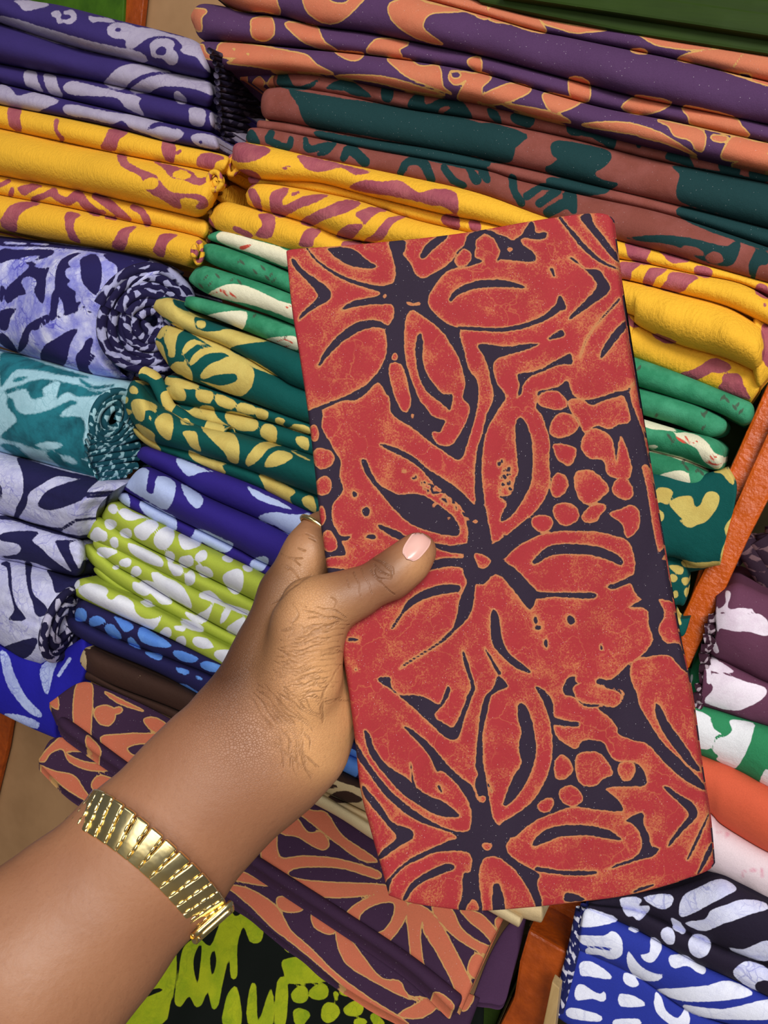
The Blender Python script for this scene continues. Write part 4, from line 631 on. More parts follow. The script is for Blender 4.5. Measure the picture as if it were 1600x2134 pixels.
m_pink = cloth('pale_pink_cloth', (224, 204, 210), (214, 150, 168), jag=3, weave=0.2, soft=3)
P = Pat('R3').e((1275, 750, 16, 8), (1325, 765, 12, 10), (1320, 780, 5, 10), (1440, 1010, 14, 6), (1430, 1035, 6, 14), (1500, 1000, 22, 12), (1560, 1020, 10, 30)); P.nofill = True
th = thing((1540, 1870), 0.02, 'pale pink cloth with faint rose stains in the right compartment')
sheet('fold', th, '1380,1640 1474,1690 1500,1716 1550,1748 1600,1776 1680,1812', '1400,1775 1490,1826 1553,1854 1600,1882 1680,1920', shelf(0.018), m_pink, P, rl=0, rr=0, bul=0.9)
P = Pat('R3').p('610,1200 700,1180 760,1200 740,1240 810,1240 800,1280 740,1340 700,1310 660,1310', '770,1185 920,1160 970,1190 940,1250 870,1260', '1030,1180 1150,1110 1290,1060 1390,1120 1350,1160 1230,1220 1100,1290 1010,1310', '1050,1350 1180,1330 1220,1270 1330,1230 1420,1200 1560,1210 1600,1260 1500,1290 1400,1330 1300,1360 1180,1410 1080,1380', '1070,1480 1110,1430 1180,1440 1220,1490 1200,1560 1140,1590 1080,1550', '1340,1520 1440,1530 1600,1470 1640,1580 1560,1610 1420,1570', '1370,1700 1400,1640 1480,1610 1600,1660 1640,1760 1600,1820 1480,1790').e((935, 1440, 50, 56, -20), (1000, 1380, 44, 30, 60)).me((1570, 1780, 52, 48)).p('950,1320 1000,1340 1050,1400 1030,1430 980,1390', '380,1270 440,1265 600,1330 500,1370 350,1380', '330,1440 500,1440 560,1410 620,1450 630,1560 560,1600 480,1570 390,1560 400,1520 540,1540 550,1520 460,1510 370,1500', '680,1380 740,1400 720,1420 670,1400', '820,1450 880,1480 890,1530 840,1610 790,1615 750,1570 810,1550', '670,1545 700,1580 760,1650 840,1690 900,1700 870,1740 780,1740 700,1700 660,1620', '950,1570 1050,1570 1120,1620 1180,1650 1180,1690 1140,1690 1060,1640 980,1660 940,1620', '860,1800 1000,1790 1200,1770 1340,1740 1500,1820 1400,1860 1200,1880 1000,1870', '1040,1900 1300,1930 1640,1860 1640,1990 1400,2000 1200,1990 1080,1950')
P.p('350,1620 430,1615 540,1690 550,1730 400,1710 350,1700', '640,1690 700,1700 740,1760 700,1785 640,1750', '320,1780 370,1765 420,1800 480,1830 510,1810 520,1860 490,1880 430,1860 320,1870', '610,1830 700,1840 770,1880 770,1910 620,1910', '270,1925 350,1930 490,1975 480,2010 400,2010 260,1980', '850,1820 890,1850 920,1940 1000,1990 1050,1920 1080,1990 1060,2040 960,2040 850,1940', '580,2000 740,1995 740,2040 580,2040')
m_nw = cloth('royal_blue_and_white_batik', (38, 52, 152), (232, 234, 250), jag=1.2, crackle=0.35, ccol=(140, 144, 200), weave=0.2)
m_bw = cloth('black_and_white_crackle_batik', (32, 24, 44), (222, 224, 248), jag=1.2, crackle=0.7, ccol=(112, 116, 196), weave=0.3)
P.nofill = True
th = thing((1560, 2000), 0.0, 'black and white crackled cloth on top at the lower right corner')
sheet('fold', th, '1225,1880 1320,1860 1400,1850 1492,1826 1553,1854 1680,1920', '1228,1890 1330,1900 1430,1944 1540,1990 1680,2040', shelf(0.0), m_bw, P, rl=0.1, rr=0, bul=0.9)
sheet('fold', th, '1226,1886 1330,1900 1430,1944 1540,1990 1680,2040', '1228,1898 1320,1934 1440,2000 1530,2042 1600,2076 1680,2110', shelf(-0.006), m_bw, P, rl=0.1, rr=0, bul=0.9)
th = thing((1400, 2120), 0.0, 'royal blue and white cloth at the lower right corner, under the black and white one')
sheet('fold', th, '1212,1896 1230,1892 1320,1934 1440,2000 1530,2042 1600,2076 1680,2110', '1200,1980 1222,1986 1320,2030 1366,2060 1440,2110 1520,2134 1680,2180', shelf(-0.002), m_nw, P, rl=0.1, rr=0, bul=0.6)
sheet('front_face', th, '1200,1975 1222,1980 1320,2028 1366,2058 1440,2108 1560,2150', '1158,2104 1164,2122 1240,2170 1320,2230 1440,2260 1560,2280', shelf(0.006), m_nw, P, left='1200,1975 1184,2040 1166,2080 1158,2104', rl=0, rr=0, bul=0.25, p=3)
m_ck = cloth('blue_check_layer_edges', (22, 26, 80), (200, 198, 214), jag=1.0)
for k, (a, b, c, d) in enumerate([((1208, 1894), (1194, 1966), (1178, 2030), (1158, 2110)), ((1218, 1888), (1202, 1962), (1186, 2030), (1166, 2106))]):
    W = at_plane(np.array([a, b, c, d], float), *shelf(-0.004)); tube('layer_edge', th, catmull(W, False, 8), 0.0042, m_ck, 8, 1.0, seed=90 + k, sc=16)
# ================= the cloth held in the hand
P = Pat('A').p('90,208 105,212 135,250 190,290 225,315 247,345 235,375 190,400 150,425 118,455 125,430 155,400 190,365 190,345 165,310 120,265 92,230', '235,165 300,163 345,175 385,210 425,235 410,247 370,245 320,235 275,210 245,185')
P.s('150,165,4 190,215,5 260,265,6 330,298,7 400,318,9 450,330,14 500,340,35')
P.p('478,135 540,135 540,175 533,190 562,225 582,270 615,285 660,262 700,240 735,205 745,180 775,155 795,108 860,92 850,112 822,135 822,165 818,200 850,218 790,240 740,245 700,265 665,305 640,345 632,380 642,405 665,432 700,460 735,478 758,486 760,520 775,570 790,640 825,690 832,750 820,830 800,900 780,965 762,1003 735,1000 690,970 640,935 570,880 520,850 485,815 478,760 465,745 445,708 430,700 410,715 390,738 345,770 300,770 250,790 215,805 150,830 148,815 200,795 260,770 320,745 380,712 430,660 458,610 470,550 462,490 485,460 495,435 493,395 462,388 400,392 340,400 290,412 300,395 350,370 410,362 440,350 450,330 490,305 503,275 500,235 488,190')
P.mp('565,412 590,420 640,455 690,500 730,560 760,620 780,700 770,760 795,790 790,840 760,900 730,945 690,950 655,930 648,895 680,895 690,875 700,850 640,830 600,780 570,700 545,620 537,540 540,470 550,430', '490,620 520,625 540,660 560,740 562,790 545,820 520,800 495,740 478,670 478,635', '548,378 575,385 600,380 598,390 570,395 550,390').me((500, 597, 12, 15), (570, 832, 8, 10), (460, 355, 8, 9))
P.p('605,505 612,540 610,600 625,660 650,700 690,745 725,745 728,770 720,810 700,795 670,770 630,740 600,690 585,620 582,560 590,515').s('560,700,8 590,770,8 620,810,10 640,850,16 665,860,18')
P.s('612,195,12 640,160,16 690,122,15 700,108,10', '200,630,5 225,590,10 280,530,15 350,480,18 420,465,14 460,478,10', '722,372,7 750,340,12 820,312,15 900,305,15 970,312,11 1015,322,5', '755,483,6 850,488,7 920,490,8 1000,478,9 1080,450,10 1120,425,13 1155,395,16')
P.mp('775,168 800,185 802,215 775,238 745,235 738,210 755,185')
P.p('1150,358 1165,362 1180,408 1150,415 1125,430 1140,395', '905,108 940,120 965,135 1000,115 1030,70 1045,60 1055,80 1060,105 1090,100 1105,108 1095,128 1060,132 1020,125 1003,133 1010,155 1040,175 1055,190 1058,215 1020,220 970,215 925,210 905,218 918,180 905,150 890,125 860,110 850,100 880,95').me((957, 171, 11, 10))
P.s('1155,45,6 1200,100,8 1250,160,10 1300,205,8 1340,230,6 1385,248,3', '1122,250,7 1132,275,4', '1320,598,5 1335,570,12 1370,520,15 1410,475,13 1435,450,11', '1235,598,2 1260,530,3 1300,470,2 1390,370,5')
P.p('1235,42 1275,30 1290,70 1330,120 1360,160 1388,195 1390,222 1360,200 1310,140 1265,85', '1190,205 1215,210 1250,245 1280,250 1310,252 1335,285 1355,320 1340,350 1290,385 1240,420 1195,450 1200,430 1250,380 1295,330 1300,305 1280,275 1235,235')
P.p('828,555 850,545 900,552 960,556 1020,545 1068,545 1060,555 1010,572 950,590 905,605 890,640 905,700 930,735 940,765 915,800 890,840 865,890 852,950 845,1020 848,1100 860,1200 885,1340 855,1330 835,1250 830,1195 818,1150 818,1060 822,1010 828,960 848,900 860,840 885,780 892,740 880,690 870,640 850,590', '985,670 1010,662 1050,655 1100,635 1150,605 1195,585 1205,610 1200,628 1150,630 1090,655 1040,675 1015,700 1005,725 1000,745 985,758 995,710', '1105,528 1140,500 1165,492 1172,515 1140,525')
P.p('1065,738 1110,725 1150,715 1185,690 1195,720 1215,755 1270,768 1330,752 1380,735 1420,728 1470,680 1465,712 1440,745 1455,800 1475,850 1490,920 1510,1010 1530,1080 1545,1200 1560,1280 1600,1400 1620,1560 1560,1560 1480,1560 1440,1500 1455,1420 1430,1335 1380,1310 1300,1292 1200,1288 1110,1295 1040,1320 980,1355 930,1400 905,1380 885,1345 940,1310 1000,1260 1060,1210 1100,1150 1118,1090 1113,1010 1115,930 1100,880 1085,830 1060,800 1070,760')
P.me((1125, 770, 60, 38), (1170, 870, 60, 48), (1152, 1107, 38, 46), (1405, 1122, 43, 43), (1085, 1258, 40, 38))
P.mp('1190,770 1240,765 1280,790 1320,775 1370,760 1410,755 1435,850 1390,865 1350,885 1300,870 1250,900 1230,850 1200,820', '1250,910 1290,880 1340,900 1365,930 1375,990 1380,1010 1395,910 1420,960 1440,1040 1430,1080 1390,1085 1340,1060 1330,1010 1270,1000 1240,960', '1130,945 1180,945 1220,965 1210,1010 1190,1030 1150,1010 1135,980', '1215,1060 1260,1045 1300,1060 1350,1115 1330,1150 1280,1185 1240,1170 1215,1120', '1130,1190 1180,1175 1220,1195 1230,1240 1180,1270 1135,1240', '1240,1230 1280,1185 1330,1180 1340,1200 1315,1225 1300,1250 1260,1255', '1350,1220 1400,1200 1440,1185 1470,1210 1470,1270 1440,1310 1415,1310 1400,1260', '1430,735 1475,700 1490,800 1510,890 1490,900 1460,830', '1480,1035 1505,1030 1540,1100 1575,1250 1610,1390 1560,1400 1540,1350 1520,1250 1505,1150 1490,1080')
P.p('1045,1420 1060,1390 1110,1350 1180,1340 1270,1345 1350,1365 1400,1400 1398,1425 1350,1405 1280,1385 1180,1380 1110,1390 1070,1415')
P.p('148,830 205,810 215,830 210,880 240,930 260,970 285,1010 280,1070 295,1120 280,1150 255,1180 250,1220 260,1270 290,1310 325,1305 315,1325 290,1330 305,1370 300,1385 250,1390 205,1395 195,1300 175,1100 150,920').me((178, 900, 22, 30), (215, 1000, 40, 46), (215, 1110, 34, 40), (208, 1230, 18, 40), (240, 1330, 30, 44))
P.e((341, 1143, 10, 13), (385, 1212, 14, 20), (405, 1312, 22, 9)).p('205,1436 300,1440 350,1455 210,1460')
P.p('368,1008 385,1008 405,1050 430,1095 470,1125 520,1145 560,1140 620,1150 680,1190 730,1230 755,1270 752,1305 700,1305 640,1290 570,1265 510,1215 450,1145 400,1085 375,1040', '440,945 480,950 540,975 590,1005 640,1050 700,1085 760,1130 810,1180 835,1195 850,1210 870,1330 830,1370 790,1345 790,1290 780,1240 770,1200 730,1165 690,1130 650,1095 600,1040 540,1000 480,970', '820,1170 855,1180 885,1340 920,1380 930,1420 960,1450 1020,1490 1060,1530 1010,1535 970,1510 900,1460 850,1500 780,1480 775,1400 790,1345')
_r = random.Random(4)
for _ in range(46):
    a_ = _r.gauss(0, 1); x_ = 690 + 70 * a_ + _r.gauss(0, 14); y_ = 1165 + 48 * a_ + _r.gauss(0, 22)
    if y_ > 1120 + 0.6 * (x_ - 600): P.me((x_, y_, _r.uniform(5, 11), _r.uniform(4, 9)))
    else: P.e((x_, y_, _r.uniform(4, 9), _r.uniform(4, 8)))
for _ in range(30):
    x_ = 948 + _r.gauss(0, 16); y_ = 1070 + _r.gauss(0, 45)
    if x_ > 962: P.me((x_, y_, _r.uniform(4, 8), _r.uniform(4, 8)))
    else: P.e((x_, y_, _r.uniform(3, 8), _r.uniform(4, 9)))
P.p('990,840 1010,845 1030,880 1045,940 1048,1020 1040,1100 1010,1160 980,1210 950,1240 920,1250 925,1220 945,1180 940,1160 970,1130 975,1090 990,1050 985,1000 980,930 978,870').s('440,1270,8 500,1300,14 550,1325,10', '660,1345,8 720,1360,14 790,1360,22', '640,1428,16 720,1415,14 790,1420,20').mp('820,1375 850,1380 880,1395 885,1410 860,1430 835,1435 820,1410')
P.frame('B')
P.p('860,150 900,155 960,158 1050,158 1115,160 1115,180 1040,180 960,175 885,180', '1160,135 1210,115 1265,85 1300,60 1400,-30 1395,0 1355,60 1352,120 1360,180 1385,240 1362,290 1368,325 1395,355 1440,355 1465,410 1480,470 1440,440 1400,400 1330,405 1275,420 1255,440 1255,500 1275,540 1290,600 1330,670 1380,740 1440,800 1500,860 1540,905 1540,925 1480,895 1420,850 1370,800 1320,745 1280,735 1210,710 1200,680 1170,640 1140,620 1130,600 1190,600 1220,580 1225,540 1170,525 1120,510 1130,490 1180,495 1240,440 1300,400 1340,340 1325,290 1320,230 1290,215 1250,215 1300,180 1315,140 1290,115 1240,125 1190,145')
P.p('1350,590 1370,600 1400,660 1450,730 1490,790 1525,850 1480,830 1430,770 1380,700 1350,630').e((1022, 265, 15, 19), (885, 265, 9, 15), (895, 295, 13, 9), (1140, 370, 5, 12), (175, 340, 21, 8), (925, 355, 8, 16), (190, 455, 4, 4))
P.p('325,295 360,240 390,190 450,150 520,128 590,130 585,155 520,165 450,185 400,215 365,250 340,290', '620,-20 700,-40 740,20 800,60 860,120 890,160 870,220 850,215 800,150 750,90 710,70 680,75 655,110 648,170 640,220 620,260 580,300 540,340 480,380 430,410 360,455 380,430 440,395 500,355 550,310 575,270 590,190 610,140 625,90 600,60', '715,225 740,240 750,300 760,350 790,400 860,455 860,470 810,450 760,410 720,360 710,290')
P.s('470,45,8 530,38,14 600,42,18 650,30,24').mp('646,10 665,5 690,15 712,35 700,55 672,65 655,40')
P.s('690,375,2 715,420,5 745,470,7').p('740,480 778,520 740,540 712,560 700,610 685,680 680,720 682,820 695,880 700,920 720,1030 745,1065 690,1030 668,960 650,900 662,860 652,830 660,720 672,620 690,560 720,530')
P.p('600,390 612,395 650,520 640,560 610,640 590,710 570,730 530,715 480,670 430,620 370,570 320,530 270,495 320,485 325,520 360,555 420,555 470,570 500,588 520,580 545,520 555,540 530,590 492,635 540,670 565,680 590,640 620,560 635,520 612,450')
P.p('885,525 910,530 940,560 955,600 955,680 975,725 1040,765 1065,735 1100,730 1150,742 1175,790 1210,815 1270,815 1310,860 1310,905 1250,910 1160,915 1180,940 1210,970 1220,1005 1130,1000 1030,990 960,1010 890,1040 840,1075 790,1110 740,1065 820,1010 880,960 930,870 950,780 945,680 930,620 910,570')
P.mp('965,800 990,785 1020,810 1030,850 1000,880 965,880 957,840', '1045,790 1090,775 1140,785 1185,855 1150,880 1110,910 1060,900 1040,850', '975,930 1010,905 1050,920 1070,960 1030,990 990,970').me((1238, 848, 38, 36), (925, 982, 32, 28, -40))
P.s('955,655,14 1000,665,11 1045,668,9').p('1010,490 1040,480 1045,510 1110,520 1200,530 1220,560 1200,600 1140,600 1080,600 1030,560 1000,555 990,530').mp('1030,525 1080,505 1130,520 1210,545 1215,580 1190,602 1140,592 1080,590 1045,570')
P.p('820,590 845,595 870,650 885,730 885,800 860,870 820,940 780,980 760,980 775,930 800,870 830,820 820,760 830,700 815,640')
P.p('600,880 640,910 660,960 700,1000 740,1062 790,1100 770,1140 790,1180 850,1220 900,1250 890,1290 910,1350 900,1395 880,1360 860,1310 810,1240 760,1195 710,1180 680,1195 665,1250 670,1320 675,1395 590,1395 600,1330 605,1250 632,1240 635,1180 600,1160 500,1165 440,1190 380,1220 330,1270 310,1330 300,1290 340,1240 400,1190 480,1150 550,1120 580,1110 560,1090 500,1070 420,1040 350,990 290,930 240,860 195,800 180,740 195,750 240,820 300,900 360,960 440,1020 520,1065 590,1085 630,1075 635,1000 610,940 590,900').me((697, 1142, 18, 16), (680, 958, 14, 12)).mp('615,1390 635,1350 655,1355 665,1390')
P.p('375,680 400,685 470,740 540,820 600,880 640,920 655,980 640,1010 620,960 580,900 525,850 500,850 480,800 440,750', '220,695 240,705 260,760 300,820 360,860 390,880 430,920 480,950 530,970 590,1020 560,1030 500,1020 430,980 360,930 290,850 240,780', '212,905 240,930 290,990 330,1050 400,1075 410,1110 380,1130 330,1160 290,1190 272,1185 300,1150 345,1110 320,1070 270,1010 222,950', '370,1345 400,1290 450,1250 520,1215 560,1210 570,1230 520,1250 450,1280 410,1310 385,1350', '720,1400 720,1300 735,1285 750,1300 768,1390', '875,1140 890,1105 930,1075 1000,1060 1100,1062 1170,1080 1215,1110 1215,1120 1150,1110 1080,1100 980,1105 920,1130')
P.s('890,1230,8 1000,1245,9 1080,1245,9 1118,1243,6', '1475,1190,3 1510,1120,6 1555,1020,4', '1515,1250,4 1545,1190,9 1568,1140,10', '1265,1320,4 1300,1305,7 1340,1292,4', '400,820,3 405,860,3 410,890,5 420,920,4', '510,910,7 520,930,4', '715,930,3 700,900,4')
P.p('1235,1040 1300,1010 1305,1060 1325,1100 1335,1140 1365,1150 1340,1180 1300,1190 1240,1210 1170,1230 1200,1210 1260,1190 1295,1150 1290,1090 1260,1055', '1380,910 1400,912 1440,940 1490,970 1515,1010 1500,1040 1450,1090 1400,1145 1410,1115 1450,1060 1480,1020 1450,980 1400,935', '1000,1325 1030,1325 1075,1345 1060,1355 1000,1355')
P.nofill = True
m_held = cloth('red_and_aubergine_batik', (152, 41, 46), (38, 26, 44), halo=(174, 118, 74), hw=1.9, jag=1.8, mott=((186, 116, 70), 0.65), k=2.3, speck=0.55, weave=0.16, rough=0.8)
DH = 0.32
NH = _n(-FW + 0.10 * RT - 0.05 * DN)
pc = at_depth(np.array([[1000., 1180.]]), np.array([DH]))[0]
held = empty('held_cloth', tuple(pc), 'folded red cloth with dark aubergine flowers, held in the hand in front of the shelves', 'cloth')
HT = '597,530 606,520 700,513 770,507 900,494 1000,480 1100,462 1180,450 1240,444 1266,449 1277,460'
HB = '810,1866 850,1880 900,1889 990,1898 1100,1891 1200,1880 1300,1867 1400,1841 1470,1815 1487,1798'
HL = '597,530 608,640 624,740 642,860 656,980 668,1090 684,1200 706,1320 728,1450 742,1560 752,1650 775,1740 798,1820 810,1866'
HR = '1277,460 1290,560 1310,720 1342,900 1380,1120 1410,1300 1440,1440 1462,1600 1478,1700 1487,1798'
sheet('front_layer', held, HT, HB, (pc, NH), m_held, P, left=HL, right=HR, rl=0, rr=0, step=3.2, bm_=0.003, p=7, depth=0.003, disp=NH, wob=0.00022)
for k in range(2):
    off = 0.0045 + 0.0036 * k; d_ = 3 + 3 * k
    sh = lambda s, dx, dy: ' '.join('%g,%g' % (a + dx, b + dy) for a, b in parse(s))
    sheet('inner_layer', held, sh(HT, 0, 2), sh(HB, 1, -4 + k * 5), (pc - NH * off, NH), m_held, (60, 40 + k), left=sh(HL, 1, 0), right=sh(HR, 3 * (1 - k), 0), rl=0, rr=0, step=9, bm_=0.0016, p=5, depth=0.0016, disp=NH, wob=0.0001)
# ================= arm and hand
PX = 1.0 / F
def cpt(x, y, d): return np.array([(x - CX) * PX * d, (y - CY) * PX * d, d])
H_ = 0.00125
lo = np.array([-0.235, -0.035, 0.225]); hi = np.array([0.055, 0.275, 0.385])
nx, ny, nzz = [int(v) for v in (hi - lo) / H_]
gx = (lo[0] + H_ * np.arange(nx)).astype(np.float32)[:, None, None]; gy = (lo[1] + H_ * np.arange(ny)).astype(np.float32)[None, :, None]; gz = (lo[2] + H_ * np.arange(nzz)).astype(np.float32)[None, None, :]
field = np.full((nx, ny, nzz), 0.05, np.float32)
def cap(a, b, fz=1.0, k=0.008, new=None):
    """tapered limb piece between (x,y,r,depth) a and b, blended smoothly; fz flattens in depth"""
    pa = cpt(a[0], a[1], a[3]); pb = cpt(b[0], b[1], b[3]); ra = a[2] * PX * a[3]; rb = b[2] * PX * b[3]
    m = max(ra, rb) / min(fz, 1.0) * 1.0 + 0.03
    l = np.minimum(pa, pb) - m; h = np.maximum(pa, pb) + m
    i0 = np.clip(((l - lo) / H_).astype(int), 0, [nx, ny, nzz]); i1 = np.clip(((h - lo) / H_).astype(int) + 1, 0, [nx, ny, nzz])
    if (i1 <= i0).any(): return
    sl = tuple(slice(int(p), int(q)) for p, q in zip(i0, i1))
    X = gx[sl[0]] - pa[0]; Y = gy[:, sl[1]] - pa[1]; Z = (gz[:, :, sl[2]] - pa[2]) / fz
    d = pb - pa; d = d * np.array([1, 1, 1 / fz]); L2 = float(d @ d) + 1e-12
    t = np.clip((X * d[0] + Y * d[1] + Z * d[2]) / L2, 0, 1)
    q = np.sqrt((X - t * d[0]) ** 2 + (Y - t * d[1]) ** 2 + (Z - t * d[2]) ** 2) - (ra + (rb - ra) * t)
    q = q * (fz ** 0.5)
    f = field[sl]; hh = np.clip(0.5 + 0.5 * (q - f) / k, 0, 1)
    field[sl] = f * hh + q * (1 - hh) - k * hh * (1 - hh)
def chain(pts, **kw):
    for a, b in zip(pts[:-1], pts[1:]): cap(a, b, **kw)
chain([(-330, 2330, 235, .275), (40, 2050, 222, .292), (160, 1938, 192, .30), (310, 1787, 170, .307), (420, 1665, 156, .312), (505, 1578, 146, .316)], fz=0.72, k=0.006)
chain([(505, 1578, 140, .316), (560, 1490, 112, .320), (590, 1400, 92, .322)], fz=0.75, k=0.012)
chain([(530, 1480, 84, .324), (570, 1360, 64, .328), (600, 1240, 50, .332), (645, 1150, 42, .336), (668, 1108, 37, .341)], fz=0.95, k=0.012)      # index side
chain([(610, 1500, 80, .314), (628, 1410, 78, .311), (640, 1330, 70, .309), (676, 1268, 56, .308)], k=0.007)
chain([(628, 1290, 62, .309), (640, 1258, 50, .309), (690, 1246, 48, .308)], k=0.004)                                       # ball of the thumb
chain([(676, 1268, 56, .308), (740, 1238, 46, .308), (815, 1199, 44, .3085), (852, 1170, 40, .3095), (872, 1146, 37, .310)], k=0.006)             # thumb
chain([(570, 1580, 108, .322), (618, 1540, 100, .327), (650, 1470, 82, .331), (655, 1390, 72, .335)], k=0.012)                                      # heel of the palm
chain([(600, 1330, 60, .334), (620, 1400, 60, .337), (640, 1480, 56, .338)], k=0.012)
# four fingers behind the cloth
for pts in ([(665, 1110, 37, .341), (740, 1062, 36, .345), (835, 1020, 33, .347), (905, 1000, 30, .346)],
            [(628, 1230, 44, .340), (760, 1180, 38, .346), (880, 1145, 35, .348), (965, 1130, 31, .346)],
            [(640, 1330, 44, .341), (770, 1296, 37, .346), (885, 1268, 34, .348), (965, 1258, 30, .346)],
            [(650, 1430, 44, .341), (760, 1405, 33, .346), (850, 1385, 30, .347), (912, 1378, 27, .346)]):
    chain(pts, k=0.0035)
def surface_nets(f):
    s = f < 0; n0, n1, n2 = f.shape
    c = s[:-1, :-1, :-1].astype(np.int8); tot = np.zeros_like(c)
    for dx in (0, 1):
        for dy in (0, 1):
            for dz_ in (0, 1): tot += s[dx:n0 - 1 + dx, dy:n1 - 1 + dy, dz_:n2 - 1 + dz_]
    act = (tot > 0) & (tot < 8); idx = -np.ones(act.shape, np.int64); I = np.argwhere(act); idx[act] = np.arange(len(I))
    acc = np.zeros((len(I), 3)); cnt = np.zeros(len(I)); i, j, k = I.T
    C = [(a, b, c_) for a in (0, 1) for b in (0, 1) for c_ in (0, 1)]
    for a in C:
        for ax in range(3):
            if a[ax]: continue
            b = list(a); b[ax] = 1
            fa = f[i + a[0], j + a[1], k + a[2]]; fb = f[i + b[0], j + b[1], k + b[2]]; m = (fa < 0) != (fb < 0)
            t = np.where(m, fa / np.where(m, fa - fb, 1), 0); p = np.array(a, float)[None] + t[:, None] * np.eye(3)[ax][None]
            acc += p * m[:, None]; cnt += m
    V = I + acc / cnt[:, None]
    faces = []
    for ax in range(3):
        o1, o2 = [(1, 2), (2, 0), (0, 1)][ax]
        A = np.take(s, range(0, s.shape[ax] - 1), ax); B = np.take(s, range(1, s.shape[ax]), ax); e = np.argwhere(A != B)
        e = e[(e[:, o1] > 0) & (e[:, o2] > 0) & (e[:, o1] < s.shape[o1] - 1) & (e[:, o2] < s.shape[o2] - 1)]
        u = np.eye(3, dtype=int)[o1]; v = np.eye(3, dtype=int)[o2]
        q = np.stack([idx[tuple((e - u - v).T)], idx[tuple((e - v).T)], idx[tuple(e.T)], idx[tuple((e - u).T)]], 1)
        fl = A[tuple(e.T)]; q[~fl] = q[~fl][:, ::-1]; faces.append(q)
    return V, np.concatenate(faces)
field[0] = 0.01; field[:, -1] = 0.01; field[:, :, 0] = 0.01; field[:, :, -1] = 0.01
V, Q = surface_nets(field); Vc = lo + V * H_
Vw = Vc @ R.T + CAM
tmp = mkobj('tmp', Vw, Q.tolist(), None)
md = tmp.modifiers.new('s', 'SMOOTH'); md.factor = 0.5; md.iterations = 4
md = tmp.modifiers.new('d', 'SUBSURF'); md.levels = 1; md.render_levels = 1
ev = tmp.evaluated_get(bpy.context.evaluated_depsgraph_get()); me = bpy.data.meshes.new_from_object(ev); bpy.data.objects.remove(tmp)
co = np.empty(len(me.vertices) * 3); me.vertices.foreach_get('co', co); co = co.reshape(-1, 3)
no = np.empty(len(me.vertices) * 3); me.vertices.foreach_get('normal', no); no = no.reshape(-1, 3)
px = project(co); front = (no @ FW) < 0.15
CR = Pat('H')
for q in ('620,545,1 560,600,4 500,655,5 440,690,1', '660,530,1 600,560,3', '640,760,1 740,765,3 830,790,4 855,785,1', '620,715,1 700,740,3 760,780,2', '700,700,1 780,730,3 850,770,1', '560,700,1 600,740,2 560,790,1', '600,690,1 640,700,2',
          '545,870,1 640,860,3 760,850,3 850,830,1', '540,910,1 640,895,2 780,885,2 850,860,1', '560,950,1 680,930,3 820,905,1', '560,980,1 650,965,2 760,950,2 830,930,1', '580,1010,1 700,985,3 810,970,1', '560,1060,1 660,1020,2 790,1000,1', '580,1080,1 690,1050,3 790,1030,1',
          '570,1110,1 660,1090,2 770,1060,1', '560,1170,1 650,1130,3 770,1090,1', '530,1190,1 640,1160,2 760,1120,1', '540,1230,1 640,1200,2 740,1170,1', '480,1180,1 560,1240,3 640,1300,4 710,1320,1', '500,1140,1 580,1220,2 650,1290,2 710,1300,1', '440,1180,1 540,1280,3 640,1370,1',
          '710,1250,1 735,1200,4 730,1280,4 715,1340,1', '810,1040,1 770,1110,4 735,1200,5 715,1330,1', '360,1170,1 460,1260,3 560,1400,4 620,1540,4 650,1660,1', '400,1140,1 500,1260,3 600,1430,3 640,1560,1', '420,1250,1 520,1370,3 580,1470,2 600,1600,1', '330,1180,1 430,1290,3 520,1430,3 560,1600,1',
          '300,1200,1 400,1310,2 480,1450,2 520,1600,1', '560,1420,1 620,1500,3 640,1600,1', '500,1400,1 560,1520,2 580,1640,1', '1010,470,1 1050,500,5 1100,520,3', '1000,440,1 1060,460,4 1120,500,3 1110,540,1', '1020,490,1 1040,540,3 1100,545,1', '1070,450,1 1120,480,3 1130,520,1',
          '520,470,1 570,520,3 590,560,1', '560,440,1 600,480,2', '500,400,1 560,440,3 620,440,1', '500,460,1 540,500,3', '590,380,1 640,400,2', '650,330,1 690,350,3', '630,300,1 680,330,2', '780,650,1 800,680,2 790,720,1', '940,500,1 980,560,2 1000,620,1', '900,520,1 930,580,2 940,650,1', '1000,500,1 1060,580,2 1120,640,1', '860,540,1 880,600,2'):
    CR.s(q)
_r = random.Random(9)
for _ in range(95):    # fine palm and wrist lines
    if _ < 60: x_ = _r.uniform(520, 790); y_ = _r.uniform(800, 1230); a_ = _r.gauss(-0.08, 0.16); L_ = _r.uniform(30, 100)
    else: x_ = _r.uniform(430, 640); y_ = _r.uniform(1200, 1560); a_ = _r.gauss(0.95, 0.3); L_ = _r.uniform(30, 110)
    CR.s(' '.join('%.0f,%.0f,%.1f' % (x_ + math.cos(a_) * L_ * t_ - 5 * math.sin(a_) * math.sin(3 * t_ + x_), y_ + math.sin(a_) * L_ * t_ + 6 * math.sin(3 * t_ + x_), 0.2 + 1.6 * math.sin(math.pi * (t_ + 1) / 2)) for t_ in (-1, -.5, 0, .5, 1)))
pw = px + np.stack([3.2 * np.sin(px[:, 1] / 17 + px[:, 0] / 41) + 1.4 * np.sin(px[:, 1] / 6.5), 3.0 * np.sin(px[:, 0] / 19 + px[:, 1] / 47) + 1.3 * np.sin(px[:, 0] / 7.3)], -1)
crease = np.where(front, CR.eval(pw), LIM)
def blob(x, y, r): return np.exp(-(((px[:, 0] - x) ** 2 + (px[:, 1] - y) ** 2) / (2 * r * r)))
